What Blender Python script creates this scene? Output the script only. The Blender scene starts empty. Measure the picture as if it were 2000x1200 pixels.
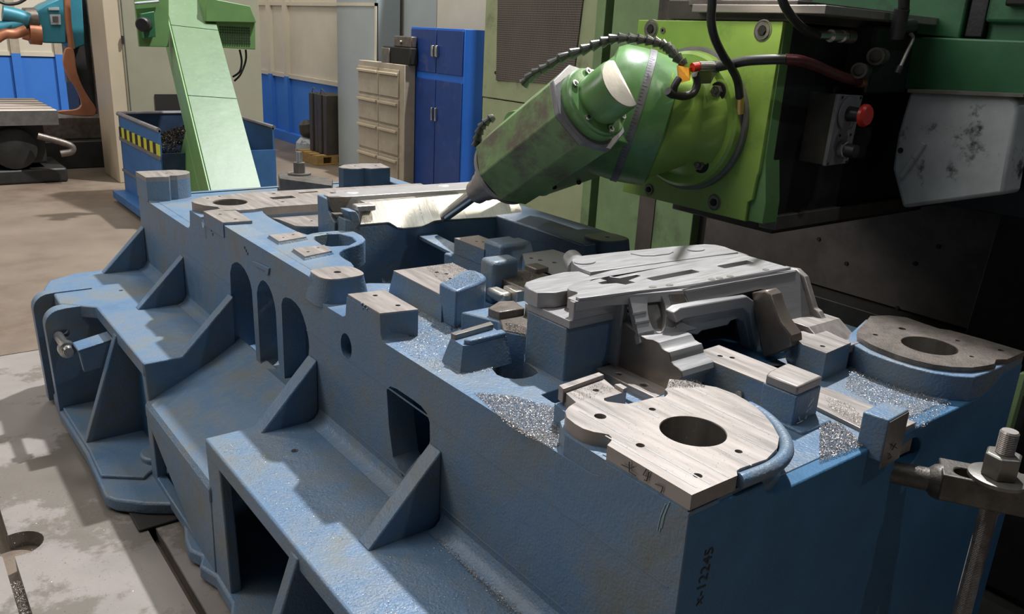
import bpy, bmesh, math, random
from mathutils import Vector, Matrix
from mathutils.geometry import tessellate_polygon
random.seed(7)
S = bpy.context.scene
C = S.collection
pi = math.pi

# ------------------------------------------------------------------ camera
R = Matrix(((0.7938553, 0.1512287, -0.5890022), (-0.6059532, 0.2781641, -0.7452821), (0.0511312, 0.9485540, 0.3124596)))
CAM = Vector((-0.869753, -0.657646, 0.62))
F = 1608.62
cd = bpy.data.cameras.new('camera'); cam = bpy.data.objects.new('camera', cd); C.objects.link(cam)
cam.matrix_world = Matrix.Translation(CAM) @ R.to_4x4()
cd.sensor_width = 36; cd.lens = F * 36 / 2000; cd.clip_start = 0.02; cd.clip_end = 100
S.camera = cam

# ------------------------------------------------------------------ light
S.view_settings.view_transform = 'Standard'; S.view_settings.look = 'None'
S.view_settings.exposure = 0.0; S.view_settings.gamma = 1; S.view_settings.use_curve_mapping = False
w = bpy.data.worlds.new('hall_world'); S.world = w; w.use_nodes = True
w.node_tree.nodes['Background'].inputs[0].default_value = (0.80, 0.88, 1.0, 1)
w.node_tree.nodes['Background'].inputs[1].default_value = 0.03
def area(name, loc, target, size, power, color, sy=None, spread=pi):
    l = bpy.data.lights.new(name, 'AREA'); l.energy = power; l.color = color; l.size = size; l.spread = spread
    if sy: l.shape = 'RECTANGLE'; l.size_y = sy
    o = bpy.data.objects.new(name, l); C.objects.link(o)
    o.location = loc; o.rotation_euler = (Vector(target) - Vector(loc)).to_track_quat('-Z', 'Y').to_euler()
    return o
area('hall_key_lamp', (4.6, 3.9, 9.0), (0.2, 1.3, 0), 0.28, 1800, (0.96, 0.97, 1.0))
area('hall_lamp_left', (-5.5, 6.0, 5.5), (0.2, 1.6, -0.3), 2.5, 300, (1.0, 0.96, 0.92), 6)
area('hall_lamp_far', (1.5, 7.0, 6.0), (1.2, 9.0, -0.5), 1.6, 210, (1.0, 0.97, 0.92), 1.6)
area('hall_lamp_near', (2.0, -4.0, 7.45), (0.69, 0.0, -0.15), 0.16, 70, (0.85, 0.93, 1.0))
area('hall_ceiling_soft', (-1.5, 2.5, 7.5), (-0.2, 1.2, -0.5), 5.0, 190, (1.0, 0.98, 0.95))  # added soft fill from above, lifts the shadowed shelf and top faces
def spot(name, loc, target, power, ang, color, r=0.02, blend=0.4):
    l = bpy.data.lights.new(name, 'SPOT'); l.energy = power; l.color = color; l.shadow_soft_size = r
    l.spot_size = math.radians(ang); l.spot_blend = blend
    o = bpy.data.objects.new(name, l); C.objects.link(o)
    o.location = loc; o.rotation_euler = (Vector(target) - Vector(loc)).to_track_quat('-Z', 'Y').to_euler()
    return o
spot('machine_flood_lamp', (2.15, 1.12, 1.45), (0.55, 1.55, -0.1), 115, 62, (1.0, 0.94, 0.82), 0.035)
spot('machine_work_lamp', (1.20, 0.90, 0.87), (0.9, 1.25, 0.0), 2.8, 150, (1.0, 0.93, 0.76), 0.03)

# ------------------------------------------------------------------ pixel -> world (2000x1200 frame)
def P(ax, v, px, py):
    d = R @ Vector(((px - 1000) / F, -(py - 600) / F, -1.0))
    return CAM + d * ((v - CAM[ax]) / d[ax])
def Z2(z, *pts): return [tuple(P(2, z, *q)[:2]) for q in pts]

# ------------------------------------------------------------------ materials
M = {}
def mat(name, col, rough=0.5, metal=0.0, var=0.12, vscale=6, bump=0.0, bscale=120, spec=0.5, col2=None, c2lo=0.5, c2hi=0.62,
        c2scale=4, rvar=0.0, emit=None, stretch=None, coat=0.0, detail=5, bdist=0.002, bump2=0.0, b2scale=20):
    m = bpy.data.materials.new(name); m.use_nodes = True; M[name] = m
    nt = m.node_tree; N = nt.nodes; L = nt.links; b = N['Principled BSDF']
    b.inputs['Roughness'].default_value = rough; b.inputs['Metallic'].default_value = metal
    b.inputs['Specular IOR Level'].default_value = spec; b.inputs['Coat Weight'].default_value = coat
    tc = N.new('ShaderNodeTexCoord'); src = tc.outputs['Object']
    if stretch:
        mp = N.new('ShaderNodeMapping'); mp.inputs['Scale'].default_value = stretch; L.new(src, mp.inputs[0]); ssrc = mp.outputs[0]
    else: ssrc = src
    n = N.new('ShaderNodeTexNoise'); n.inputs['Scale'].default_value = vscale; n.inputs['Detail'].default_value = detail; n.inputs['Roughness'].default_value = 0.65
    L.new(ssrc, n.inputs['Vector'])
    r = N.new('ShaderNodeValToRGB'); L.new(n.outputs['Fac'], r.inputs[0])
    e = r.color_ramp.elements; e[0].position = 0.3; e[1].position = 0.7
    e[0].color = (*[max(0, c * (1 - var)) for c in col], 1); e[1].color = (*[min(1, c * (1 + var)) for c in col], 1)
    out = r.outputs[0]
    if col2:
        n2 = N.new('ShaderNodeTexNoise'); n2.inputs['Scale'].default_value = c2scale; n2.inputs['Detail'].default_value = 8; n2.inputs['Roughness'].default_value = 0.7
        L.new(src, n2.inputs['Vector'])
        r2 = N.new('ShaderNodeValToRGB'); L.new(n2.outputs['Fac'], r2.inputs[0])
        r2.color_ramp.elements[0].position = c2lo; r2.color_ramp.elements[1].position = c2hi
        r2.color_ramp.elements[0].color = (0, 0, 0, 1); r2.color_ramp.elements[1].color = (1, 1, 1, 1)
        mx = N.new('ShaderNodeMix'); mx.data_type = 'RGBA'; L.new(r2.outputs[0], mx.inputs[0]); L.new(out, mx.inputs[6]); mx.inputs[7].default_value = (*col2, 1)
        out = mx.outputs[2]
    L.new(out, b.inputs['Base Color'])
    if rvar:
        mr = N.new('ShaderNodeMapRange'); L.new(n.outputs['Fac'], mr.inputs[0]); mr.inputs[1].default_value = .3; mr.inputs[2].default_value = .7
        mr.inputs[3].default_value = max(0.02, rough - rvar); mr.inputs[4].default_value = rough + rvar; L.new(mr.outputs[0], b.inputs['Roughness'])
    last = None
    if bump2:
        n4 = N.new('ShaderNodeTexNoise'); n4.inputs['Scale'].default_value = b2scale; n4.inputs['Detail'].default_value = 4; L.new(ssrc, n4.inputs['Vector'])
        bp2 = N.new('ShaderNodeBump'); bp2.inputs['Strength'].default_value = bump2; bp2.inputs['Distance'].default_value = bdist * 3
        L.new(n4.outputs['Fac'], bp2.inputs['Height']); last = bp2
    if bump:
        n3 = N.new('ShaderNodeTexNoise'); n3.inputs['Scale'].default_value = bscale; n3.inputs['Detail'].default_value = 3; L.new(ssrc, n3.inputs['Vector'])
        bp = N.new('ShaderNodeBump'); bp.inputs['Strength'].default_value = bump; bp.inputs['Distance'].default_value = bdist
        L.new(n3.outputs['Fac'], bp.inputs['Height'])
        if last: L.new(last.outputs[0], bp.inputs['Normal'])
        last = bp
    if last: L.new(last.outputs[0], b.inputs['Normal'])
    if emit: b.inputs['Emission Color'].default_value = (*emit[0], 1); b.inputs['Emission Strength'].default_value = emit[1]
    return m
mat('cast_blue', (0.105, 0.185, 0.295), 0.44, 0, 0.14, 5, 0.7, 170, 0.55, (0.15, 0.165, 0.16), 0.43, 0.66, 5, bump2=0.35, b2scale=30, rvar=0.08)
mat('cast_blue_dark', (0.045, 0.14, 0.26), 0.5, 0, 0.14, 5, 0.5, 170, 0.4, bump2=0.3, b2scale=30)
mat('cast_oily', (0.045, 0.072, 0.105), 0.42, 0, 0.2, 5, 0.5, 170, 0.5, bump2=0.3, b2scale=30)  # darker, oily copy of the casting blue; rear shade put into the colour
mat('steel', (0.32, 0.285, 0.26), 0.42, 0.5, 0.12, 5, 0.10, 60, 0.5, stretch=(9, 0.9, 9), rvar=0.10, bdist=0.0004)
mat('steel_brown', (0.20, 0.165, 0.135), 0.36, 0.55, 0.3, 10, 0.05, 60)
mat('steel_x', (0.36, 0.35, 0.345), 0.38, 0.4, 0.07, 14, 0.02, 60, 0.5, stretch=(1.0, 9, 9), rvar=0.06, bdist=0.0004)
mat('steel_milled', (0.60, 0.56, 0.50), 0.34, 0.75, 0.12, 14, 0.5, 50, 0.5, stretch=(9, 0.5, 0.5), rvar=0.08, bdist=0.001)
mat('steel_dark', (0.20, 0.185, 0.165), 0.42, 0.6, 0.25, 12, 0.2, 90, 0.5)
mat('steel_oily', (0.16, 0.135, 0.115), 0.38, 0.45, 0.35, 25, 0.5, 200, 0.5)  # oily brown steel; also holds the painted shade of the far right bore plate
mat('bore_steel', (0.42, 0.39, 0.36), 0.25, 0.9, 0.2, 5, 0, stretch=(9, 9, 0.4))
mat('hole_dark', (0.02, 0.018, 0.016), 0.7, 0.2)
mat('clamp_steel', (0.11, 0.098, 0.085), 0.5, 0.55, 0.35, 18, 0.6, 120, 0.5)
mat('bright_steel', (0.6, 0.59, 0.57), 0.25, 0.95, 0.1, 20, 0.1, 80)
mat('machine_green', (0.14, 0.29, 0.10), 0.33, 0, 0.16, 7, 0.12, 60, 0.5, (0.075, 0.12, 0.05), 0.54, 0.75, 6, rvar=0.08)
mat('machine_green_worn', (0.18, 0.29, 0.115), 0.42, 0, 0.2, 12, 0.25, 90, 0.5, (0.13, 0.11, 0.075), 0.46, 0.62, 8, rvar=0.08)
mat('plate_green', (0.30, 0.47, 0.09), 0.32, 0, 0.12, 5, 0.06, 60, 0.5, (0.10, 0.20, 0.05), 0.55, 0.8, 5)
mat('saddle_green', (0.04, 0.16, 0.07), 0.42, 0, 0.2, 4, 0.1, 60, 0.5, (0.02, 0.05, 0.03), 0.55, 0.72, 4)
mat('pale_green', (0.36, 0.40, 0.23), 0.5, 0, 0.10, 5, 0.1, 60, 0.4, (0.17, 0.17, 0.10), 0.58, 0.75, 4)
mat('column_green', (0.20, 0.30, 0.14), 0.5, 0, 0.15, 5, 0.1, 60, 0.4, (0.11, 0.12, 0.07), 0.55, 0.75, 3)
mat('oily_black', (0.020, 0.021, 0.022), 0.38, 0.1, 0.4, 8, 0.2, 80, 0.5, (0.05, 0.045, 0.05), 0.5, 0.7, 6)
mat('brown_guard', (0.085, 0.073, 0.065), 0.45, 0.2, 0.35, 3, 0.15, 60, 0.4, (0.15, 0.125, 0.115), 0.5, 0.7, 2)
mat('rubber', (0.018, 0.018, 0.018), 0.45, 0, 0.2, 30)
mat('red_hose', (0.085, 0.02, 0.022), 0.35, 0, 0.2, 30)
mat('corrugated_black', (0.06, 0.065, 0.055), 0.32, 0, 0.2, 30)
mat('orange_tape', (0.75, 0.33, 0.03), 0.4, 0, 0.2, 40)
mat('red_plastic', (0.55, 0.025, 0.015), 0.35, 0, 0.05)
mat('brass', (0.55, 0.42, 0.14), 0.3, 0.9, 0.1)
mat('grey_box', (0.19, 0.18, 0.19), 0.5, 0.2, 0.2, 15, 0.2, 120)
mat('box_brown', (0.06, 0.054, 0.046), 0.45, 0.1, 0.35, 14, 0.2, 120)
mat('white_cover', (0.42, 0.45, 0.46), 0.5, 0, 0.12, 12, 0.2, 60, 0.4, (0.06, 0.06, 0.06), 0.56, 0.66, 9)
mat('conveyor_green', (0.095, 0.17, 0.07), 0.38, 0.0, 0.1, 8, 0.35, 9, 0.24, (0.14, 0.20, 0.13), 0.55, 0.70, 45, bdist=0.004)
mat('conveyor_side', (0.15, 0.29, 0.10), 0.42, 0, 0.08, 8)
mat('cream', (0.30, 0.29, 0.21), 0.5, 0, 0.06, 3, 0, spec=0.3)
mat('cream_warm', (0.50, 0.42, 0.30), 0.5, 0, 0.06, 3, 0, spec=0.3)
mat('wall_white', (0.62, 0.56, 0.44), 0.6, 0, 0.06, 3)
mat('wall_blue', (0.045, 0.19, 0.60), 0.5, 0, 0.08, 3)
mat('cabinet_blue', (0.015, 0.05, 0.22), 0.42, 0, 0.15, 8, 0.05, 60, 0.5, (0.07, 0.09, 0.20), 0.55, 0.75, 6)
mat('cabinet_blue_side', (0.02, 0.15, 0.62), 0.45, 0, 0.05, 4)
mat('beige', (0.42, 0.36, 0.27), 0.5, 0, 0.12, 6, 0, col2=(0.30, 0.25, 0.19), c2lo=0.5, c2hi=0.75)
mat('grey_panel', (0.36, 0.40, 0.40), 0.5, 0, 0.05, 3)
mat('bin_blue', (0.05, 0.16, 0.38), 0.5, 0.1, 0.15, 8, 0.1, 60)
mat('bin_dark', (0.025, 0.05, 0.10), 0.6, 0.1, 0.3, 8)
mat('hazard_yellow', (0.62, 0.60, 0.05), 0.5, 0, 0.05)
mat('hazard_black', (0.02, 0.02, 0.02), 0.5, 0, 0.05)
mat('chips', (0.34, 0.30, 0.27), 0.38, 0.7, 0.5, 500)
mat('chips_dark', (0.10, 0.085, 0.07), 0.4, 0.7, 0.6, 400)
mat('machine_black', (0.028, 0.027, 0.025), 0.5, 0.2, 0.4, 6, 0.2, 60)
mat('teal', (0.035, 0.20, 0.26), 0.45, 0.1, 0.15, 6, 0.1, 60)
mat('copper', (0.42, 0.17, 0.09), 0.42, 0.35, 0.2, 8, 0.1, 60)
mat('table_top', (0.50, 0.42, 0.36), 0.45, 0.3, 0.1, 20)
mat('wood', (0.42, 0.26, 0.09), 0.7, 0, 0.2, 20)
mat('dark_radiator', (0.07, 0.06, 0.05), 0.5, 0.2, 0.2, 8)
mat('ink', (0.03, 0.025, 0.02), 0.6)
mat('chalk', (0.6, 0.62, 0.6), 0.7)
mat('paint_scrape', (0.30, 0.42, 0.45), 0.6)
mat('grille_hole', (0.02, 0.03, 0.02), 0.7)
mat('weld', (0.05, 0.10, 0.16), 0.55, 0.1, 0.2, 60, 0.8, 200)
# floor plate and floor with oily stains
mat('bed_plate_steel', (0.27, 0.24, 0.22), 0.5, 0.15, 0.10, 3, 0.12, 120, 0.4, (0.17, 0.15, 0.125), 0.49, 0.53, 1.7, rvar=0.1)
mat('floor_brown', (0.185, 0.145, 0.11), 0.5, 0.0, 0.22, 1.4, 0.05, 20, 0.45, (0.11, 0.075, 0.05), 0.48, 0.66, 0.9)
mat('checker_steel', (0.06, 0.058, 0.052), 0.45, 0.5, 0.3, 8)
mat('vent_mesh', (0.085, 0.065, 0.06), 0.5, 0.3, 0.4, 2.5)
# perforated sheet: fine dot relief on the vent mesh
def perforate(name, scale, dark):
    m = M[name]; nt = m.node_tree; N = nt.nodes; L = nt.links; b = N['Principled BSDF']
    tc = N.new('ShaderNodeTexCoord'); mp = N.new('ShaderNodeMapping'); mp.inputs['Scale'].default_value = (scale,) * 3
    mp.inputs['Rotation'].default_value = (pi / 4, 0, 0)
    L.new(tc.outputs['Object'], mp.inputs[0])
    sx = N.new('ShaderNodeSeparateXYZ'); L.new(mp.outputs[0], sx.inputs[0])
    def tri(o):
        a = N.new('ShaderNodeMath'); a.operation = 'SINE'; L.new(o, a.inputs[0]); return a.outputs[0]
    mu = N.new('ShaderNodeMath'); mu.operation = 'MULTIPLY'; L.new(tri(sx.outputs[1]), mu.inputs[0]); L.new(tri(sx.outputs[2]), mu.inputs[1])
    gt = N.new('ShaderNodeMath'); gt.operation = 'GREATER_THAN'; gt.inputs[1].default_value = 0.15; L.new(mu.outputs[0], gt.inputs[0])
    mx = N.new('ShaderNodeMix'); mx.data_type = 'RGBA'; L.new(gt.outputs[0], mx.inputs[0])
    old = b.inputs['Base Color'].links[0].from_socket; L.new(old, mx.inputs[6]); mx.inputs[7].default_value = dark
    L.new(mx.outputs[2], b.inputs['Base Color'])
perforate('vent_mesh', 330, (0.24, 0.20, 0.17, 1))

# ------------------------------------------------------------------ mesh helpers
def finish(me, angle=0.55):
    me.shade_smooth(); me.set_sharp_from_angle(angle=angle)
def link(name, me, m=None, parent=None, bevel=0, seg=2):
    o = bpy.data.objects.new(name, me); C.objects.link(o)
    if m: me.materials.append(M[m])
    if parent is not None:
        o.parent = parent
    if bevel:
        b = o.modifiers.new('bevel', 'BEVEL'); b.width = bevel; b.segments = seg; b.limit_method = 'ANGLE'; b.angle_limit = math.radians(38)
        b.use_clamp_overlap = True; b.harden_normals = False
    return o
def bm_obj(name, bm, m, parent=None, bevel=0, seg=2, angle=0.55):
    bmesh.ops.recalc_face_normals(bm, faces=bm.faces[:])
    me = bpy.data.meshes.new(name); bm.to_mesh(me); bm.free(); finish(me, angle)
    return link(name, me, m, parent, bevel, seg)
AX = {'z': (0, 1, 2), 'x': (1, 2, 0), 'y': (0, 2, 1)}
def add_prism(bm, outline, axis, a, b, holes=(), top=None):
    """outline in the two other axes; top = optional outline for the b end (taper)"""
    i, j, k = AX[axis]
    def v(p, h):
        q = [0, 0, 0]; q[i] = p[0]; q[j] = p[1]; q[k] = h; return bm.verts.new(q)
    loops = [outline] + list(holes)
    tops = [top or outline] + list(holes)
    va = [[v(p, a) for p in l] for l in loops]; vb = [[v(p, b) for p in l] for l in tops]
    for la, lb in zip(va, vb):
        n = len(la)
        for q in range(n):
            try: bm.faces.new((la[q], la[(q + 1) % n], lb[(q + 1) % n], lb[q]))
            except ValueError: pass
    if holes:
        tri = tessellate_polygon([[Vector((p[0], p[1], 0)) for p in l] for l in loops])
        fa = [x for l in va for x in l]; fb = [x for l in vb for x in l]
        for t in tri:
            try: bm.faces.new([fa[x] for x in t]); bm.faces.new([fb[x] for x in t])
            except ValueError: pass
    else:
        bm.faces.new(va[0]); bm.faces.new(vb[0])
def prism(name, outline, axis, a, b, m, parent=None, holes=(), bevel=0, top=None, seg=2):
    bm = bmesh.new(); add_prism(bm, outline, axis, a, b, holes, top)
    return bm_obj(name, bm, m, parent, bevel, seg)
def add_box(bm, x0, x1, y0, y1, z0, z1):
    add_prism(bm, [(x0, y0), (x1, y0), (x1, y1), (x0, y1)], 'z', z0, z1)
def box(name, x0, x1, y0, y1, z0, z1, m, parent=None, bevel=0, seg=2):
    bm = bmesh.new(); add_box(bm, x0, x1, y0, y1, z0, z1)
    return bm_obj(name, bm, m, parent, bevel, seg)
def circ(cx, cy, r, n=20, ry=None, a0=0.0):
    ry = ry or r
    return [(cx + r * math.cos(a0 + 2 * pi * k / n), cy + ry * math.sin(a0 + 2 * pi * k / n)) for k in range(n)]
def arc(cx, cy, r, a0, a1, n=8, ry=None):
    ry = ry or r
    return [(cx + r * math.cos(math.radians(a0 + (a1 - a0) * k / n)), cy + ry * math.sin(math.radians(a0 + (a1 - a0) * k / n))) for k in range(n + 1)]
def rrect(x0, y0, x1, y1, r, n=4):
    return arc(x1 - r, y0 + r, r, -90, 0, n) + arc(x1 - r, y1 - r, r, 0, 90, n) + arc(x0 + r, y1 - r, r, 90, 180, n) + arc(x0 + r, y0 + r, r, 180, 270, n)
def smooth_poly(pts, it=2, sharp=()):
    """Chaikin corner cutting, keeping the indices listed in sharp"""
    pts = [(p, (k in sharp)) for k, p in enumerate(pts)]
    for _ in range(it):
        out = []; n = len(pts)
        for k in range(n):
            (p, s), (q, _) = pts[k], pts[(k + 1) % n]; pr = pts[k - 1][0]
            if s: out.append((p, True))
            else:
                out.append(((p[0] * .75 + pr[0] * .25, p[1] * .75 + pr[1] * .25), False))
                out.append(((p[0] * .75 + q[0] * .25, p[1] * .75 + q[1] * .25), False))
        pts = out
    return [p for p, _ in pts]
def frame(d, up=Vector((0, 0, 1))):
    d = Vector(d).normalized()
    if abs(d.dot(up)) > 0.99: up = Vector((0, 1, 0))
    x = up.cross(d).normalized(); y = d.cross(x)
    return x, y, d
def add_lathe(bm, origin, d, prof, n=32, rot=0.0, caps=True):
    """prof: list of (t along d, radius)"""
    x, y, d = frame(d); o = Vector(origin); rings = []
    for t, r in prof:
        rings.append([bm.verts.new(o + d * t + (x * math.cos(rot + 2 * pi * k / n) + y * math.sin(rot + 2 * pi * k / n)) * r) for k in range(n)])
    for a, b in zip(rings, rings[1:]):
        for k in range(n): bm.faces.new((a[k], a[(k + 1) % n], b[(k + 1) % n], b[k]))
    if caps: bm.faces.new(rings[0]); bm.faces.new(rings[-1])
def lathe(name, origin, d, prof, m, parent=None, n=32, rot=0.0, bevel=0, angle=0.55):
    bm = bmesh.new(); add_lathe(bm, origin, d, prof, n, rot)
    return bm_obj(name, bm, m, parent, bevel, 2, angle)
def spline(pts, res=8):
    pts = [Vector(p) for p in pts]; out = []
    for k in range(len(pts) - 1):
        p0 = pts[max(k - 1, 0)]; p1 = pts[k]; p2 = pts[k + 1]; p3 = pts[min(k + 2, len(pts) - 1)]
        for s in range(res):
            t = s / res
            out.append(0.5 * ((2 * p1) + (-p0 + p2) * t + (2 * p0 - 5 * p1 + 4 * p2 - p3) * t * t + (-p0 + 3 * p1 - 3 * p2 + p3) * t ** 3))
    out.append(pts[-1]); return out
def add_tube(bm, path, r, n=12):
    prev = None; x = None
    rr = r if callable(r) else (lambda k: r)
    for k, p in enumerate(path):
        d = (path[min(k + 1, len(path) - 1)] - path[max(k - 1, 0)]).normalized()
        if x is None: x = frame(d)[0]
        x = (x - d * x.dot(d)).normalized(); y = d.cross(x)
        ring = [bm.verts.new(p + (x * math.cos(2 * pi * q / n) + y * math.sin(2 * pi * q / n)) * rr(k)) for q in range(n)]
        if prev:
            for q in range(n): bm.faces.new((prev[q], prev[(q + 1) % n], ring[(q + 1) % n], ring[q]))
        else: bm.faces.new(ring)
        prev = ring
    bm.faces.new(prev)
def tube(name, pts, r, m, parent=None, res=8, n=12, raw=False):
    bm = bmesh.new(); add_tube(bm, [Vector(p) for p in pts] if raw else spline(pts, res), r, n)
    return bm_obj(name, bm, m, parent)
def thing(name, label, cat, loc=(0, 0, 0), group=None):
    o = bpy.data.objects.new(name, None); C.objects.link(o); o.location = loc; o.empty_display_size = 0.1
    o['label'] = label; o['category'] = cat
    if group: o['group'] = group
    THINGS.append(o); return o
THINGS = []
def tag(o, label, cat, group=None, kind=None):
    o['label'] = label; o['category'] = cat
    if group: o['group'] = group
    if kind: o['kind'] = kind
    return o
def struct(o): o['kind'] = 'structure'; return o

# ================================================================== setting
FZ = -0.87
W = 1.14
struct(box('floor', -9, 9, -6, 16, FZ - 0.1, FZ - 0.05, 'floor_brown'))
bm = bmesh.new()
add_prism(bm, [(-9, 3.46), (9, 3.46), (9, 16), (-9, 16)], 'z', FZ - 0.06, FZ - 0.001)
add_prism(bm, [(-9, -6), (-2.2, -6), (-2.2, 3.45), (-9, 3.45)], 'z', FZ - 0.06, FZ - 0.001)
fl = struct(bm_obj('floor', bm, 'floor_brown'))
bed = thing('bed_plate', 'grey steel floor plate with long dark slots under the blue casting', 'machine bed', (0, 1, FZ))
def pl(outline): return prism('plate_strip', outline, 'z', FZ - 0.06, FZ, 'bed_plate_steel', bed)
pl([(-2.19, -2.2), (-0.747, -2.2), (-0.747, 1.785), *arc(-0.70, 1.83, 0.065, 223, 137, 6), (-0.747, 3.45), (-2.19, 3.45)])
pl([(-0.719, -2.2), (-0.374, -2.2), (-0.374, 3.45), (-0.719, 3.45), (-0.719, 1.892), *arc(-0.70, 1.83, 0.065, 105, -105, 14), (-0.719, 1.768)])
pl([(-0.350, -2.2), (1.38, -2.2), (1.38, 3.45), (-0.350, 3.45)])
# slot lip catching the light, chips lying in the slot
box('slot_lip', -0.3525, -0.3495, -2.2, 3.44, FZ - 0.02, FZ + 0.0006, 'steel_dark', bed)
box('slot_bottom', -0.76, -0.70, -2.2, 3.44, FZ - 0.08, FZ - 0.055, 'hole_dark', bed)
box('slot_bottom', -0.80, -0.62, 1.74, 1.92, FZ - 0.08, FZ - 0.056, 'hole_dark', bed)
box('slot_bottom', -0.40, -0.33, -2.2, 3.44, FZ - 0.08, FZ - 0.055, 'hole_dark', bed)

# ================================================================== the blue casting
cast = thing('machine_casting', 'large blue painted ribbed iron casting with machined steel pads', 'casting', (0.55, 1.5, FZ))
def cp(name, outline, axis, a, b, m='cast_blue', holes=(), bevel=0.005, top=None, seg=2): return prism(name, outline, axis, a, b, m, cast, holes, bevel, top, seg)
def cb(name, x0, x1, y0, y1, z0, z1, m='cast_blue', bevel=0.005): return box(name, x0, x1, y0, y1, z0, z1, m, cast, bevel)
arch1 = [(1.732, -0.42), (1.737, -0.325), (1.744, -0.168), (1.755, -0.145), (1.772, -0.129), (1.80, -0.114), (1.831, -0.107), (1.862, -0.107), (1.888, -0.115), (1.915, -0.13), (1.934, -0.16), (1.939, -0.234), (1.939, -0.30), (1.925, -0.42)]
arch2 = [(1.54, -0.37), (1.552, -0.333), (1.556, -0.183), (1.566, -0.155), (1.58, -0.134), (1.60, -0.118), (1.625, -0.110), (1.648, -0.110), (1.668, -0.12), (1.69, -0.14), (1.702, -0.165), (1.70, -0.39), (1.685, -0.405)]
arch3 = [(1.509, -0.378), (1.511, -0.147), (1.50, -0.127), (1.48, -0.116), (1.44, -0.110), (1.406, -0.114), (1.38, -0.122), (1.36, -0.139), (1.343, -0.162), (1.33, -0.191), (1.326, -0.215), (1.333, -0.245), (1.36, -0.30), (1.42, -0.345)]
oval = circ(1.103, -0.139, 0.030, 20, 0.034)
win4 = [(0.897, -0.178), (0.88, -0.163), (0.85, -0.158), (0.78, -0.157), (0.745, -0.158), (0.72, -0.166), (0.708, -0.182), (0.705, -0.225), (0.715, -0.252), (0.746, -0.28), (0.80, -0.345), (0.819, -0.372), (0.865, -0.34), (0.885, -0.27)]
win5 = [(0.35, -0.36), (0.30, -0.34), (0.26, -0.25), (0.22, -0.34), (0.23, -0.36)]
prof = [(3.03, -0.007), (3.03, FZ), (0.0, FZ), (0.0, -0.030), (0.176, -0.030), (0.178, -0.050), (0.190, -0.060), (0.205, -0.065),
        (0.905, -0.065), (0.918, -0.062), (0.926, -0.050), (0.930, -0.007), (1.097, -0.007), (1.105, -0.058), (1.12, -0.065), (1.20, -0.066), (1.235, -0.064), (1.262, -0.054),
        (1.285, -0.040), (1.30, -0.022), (1.315, -0.012), (1.96, -0.010), (1.968, -0.008), (2.165, -0.008), (2.168, -0.045), (2.185, -0.065), (2.20, -0.050), (2.205, -0.030),
        (2.325, -0.030), (2.335, -0.085), (2.35, -0.102), (2.86, -0.102), (2.872, -0.094), (2.876, -0.007)]
cp('front_wall', prof, 'x', 0.0, 0.07, 'cast_blue', [arch1, arch2, arch3, oval, win4], 0.004)
# casting seam lines on the front wall
for (y0, y1, zz) in ((0.02, 1.34, -0.172), (0.02, 1.10, -0.362), (1.95, 2.45, -0.205)):
    box('seam', -0.0012, 0.002, y0, y1, zz, zz + 0.002, 'cast_blue', cast)
# fillet where wall meets the shelf
for (y0, y1) in ((-0.6, 0.65), (0.71, 1.27), (1.96, 2.44), (2.49, 3.0)):
    cp('fillet', [(0.002, -0.40), (-0.004, -0.375), (0.0, -0.352)] and [(0.003, -0.37), (-0.006, -0.392), (-0.016, -0.404), (-0.036, -0.412), (0.003, -0.416)], 'y', max(y0, 0.0), y1, 'cast_blue', bevel=0)
# end wall (towards the camera right) and its raised right corner
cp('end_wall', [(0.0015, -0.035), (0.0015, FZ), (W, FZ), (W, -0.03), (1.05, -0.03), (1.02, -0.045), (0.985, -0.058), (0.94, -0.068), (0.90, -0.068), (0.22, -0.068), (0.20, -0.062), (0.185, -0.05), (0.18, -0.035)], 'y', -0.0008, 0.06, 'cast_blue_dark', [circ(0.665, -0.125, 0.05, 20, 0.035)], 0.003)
cb('rear_wall', W - 0.07, W, 0.05, 3.03, FZ, -0.068)
cb('far_end_wall', 0.05, W - 0.05, 2.97, 3.03, FZ, -0.10)
# decks
hole_c1 = [(0.116, 0.628), (0.120, 0.608), (0.134, 0.592), (0.155, 0.584), (0.176, 0.584), (0.20, 0.592), (0.208, 0.61), (0.215, 0.66), (0.26, 0.72), (0.27, 0.77), (0.22, 0.78), (0.14, 0.70)]
hole_c2 = [(0.131, 0.50), (0.128, 0.46), (0.140, 0.43), (0.18, 0.40), (0.27, 0.36), (0.27, 0.47), (0.20, 0.505)]
hole_c3 = [(0.36, 0.14), (0.44, 0.14), (0.44, 0.25), (0.36, 0.25)]
cp('deck', [(0.03, 0.03), (W - 0.03, 0.03), (W - 0.03, 1.22), (0.66, 1.22), (0.66, 1.10), (0.40, 1.10), (0.40, 1.22), (0.243, 1.32), (0.20, 1.345), (0.17, 1.35), (0.03, 1.33)], 'z', -0.13, -0.066, 'cast_blue', [hole_c1, hole_c2, circ(0.165, 0.139, 0.0595, 48), circ(0.974, 0.139, 0.0625, 48)], 0.004)
cp('upper_deck', smooth_poly([(0.03, 1.29), (0.09, 1.29), (0.125, 1.31), (0.160, 1.37), (0.162, 1.45), (0.175, 1.50), (0.215, 1.535), (0.29, 1.57), (0.335, 1.63), (0.34, 1.75), (0.22, 1.76), (0.178, 1.74), (0.174, 1.95), (0.18, 2.08), (0.21, 2.19), (0.03, 2.2)], 1, (0, 15)), 'z', -0.09, -0.0105, 'cast_blue',
   [[(0.172, 1.60), (0.19, 1.575), (0.24, 1.565), (0.285, 1.60), (0.30, 1.66), (0.285, 1.715), (0.25, 1.73), (0.20, 1.72), (0.18, 1.68)]], 0.006)
cp('left_deck', [(0.03, 2.30), (0.12, 2.40), (0.60, 2.35), (W - 0.03, 2.30), (W - 0.03, 3.0), (0.03, 3.0)], 'z', -0.16, -0.10, 'cast_blue')
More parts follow.
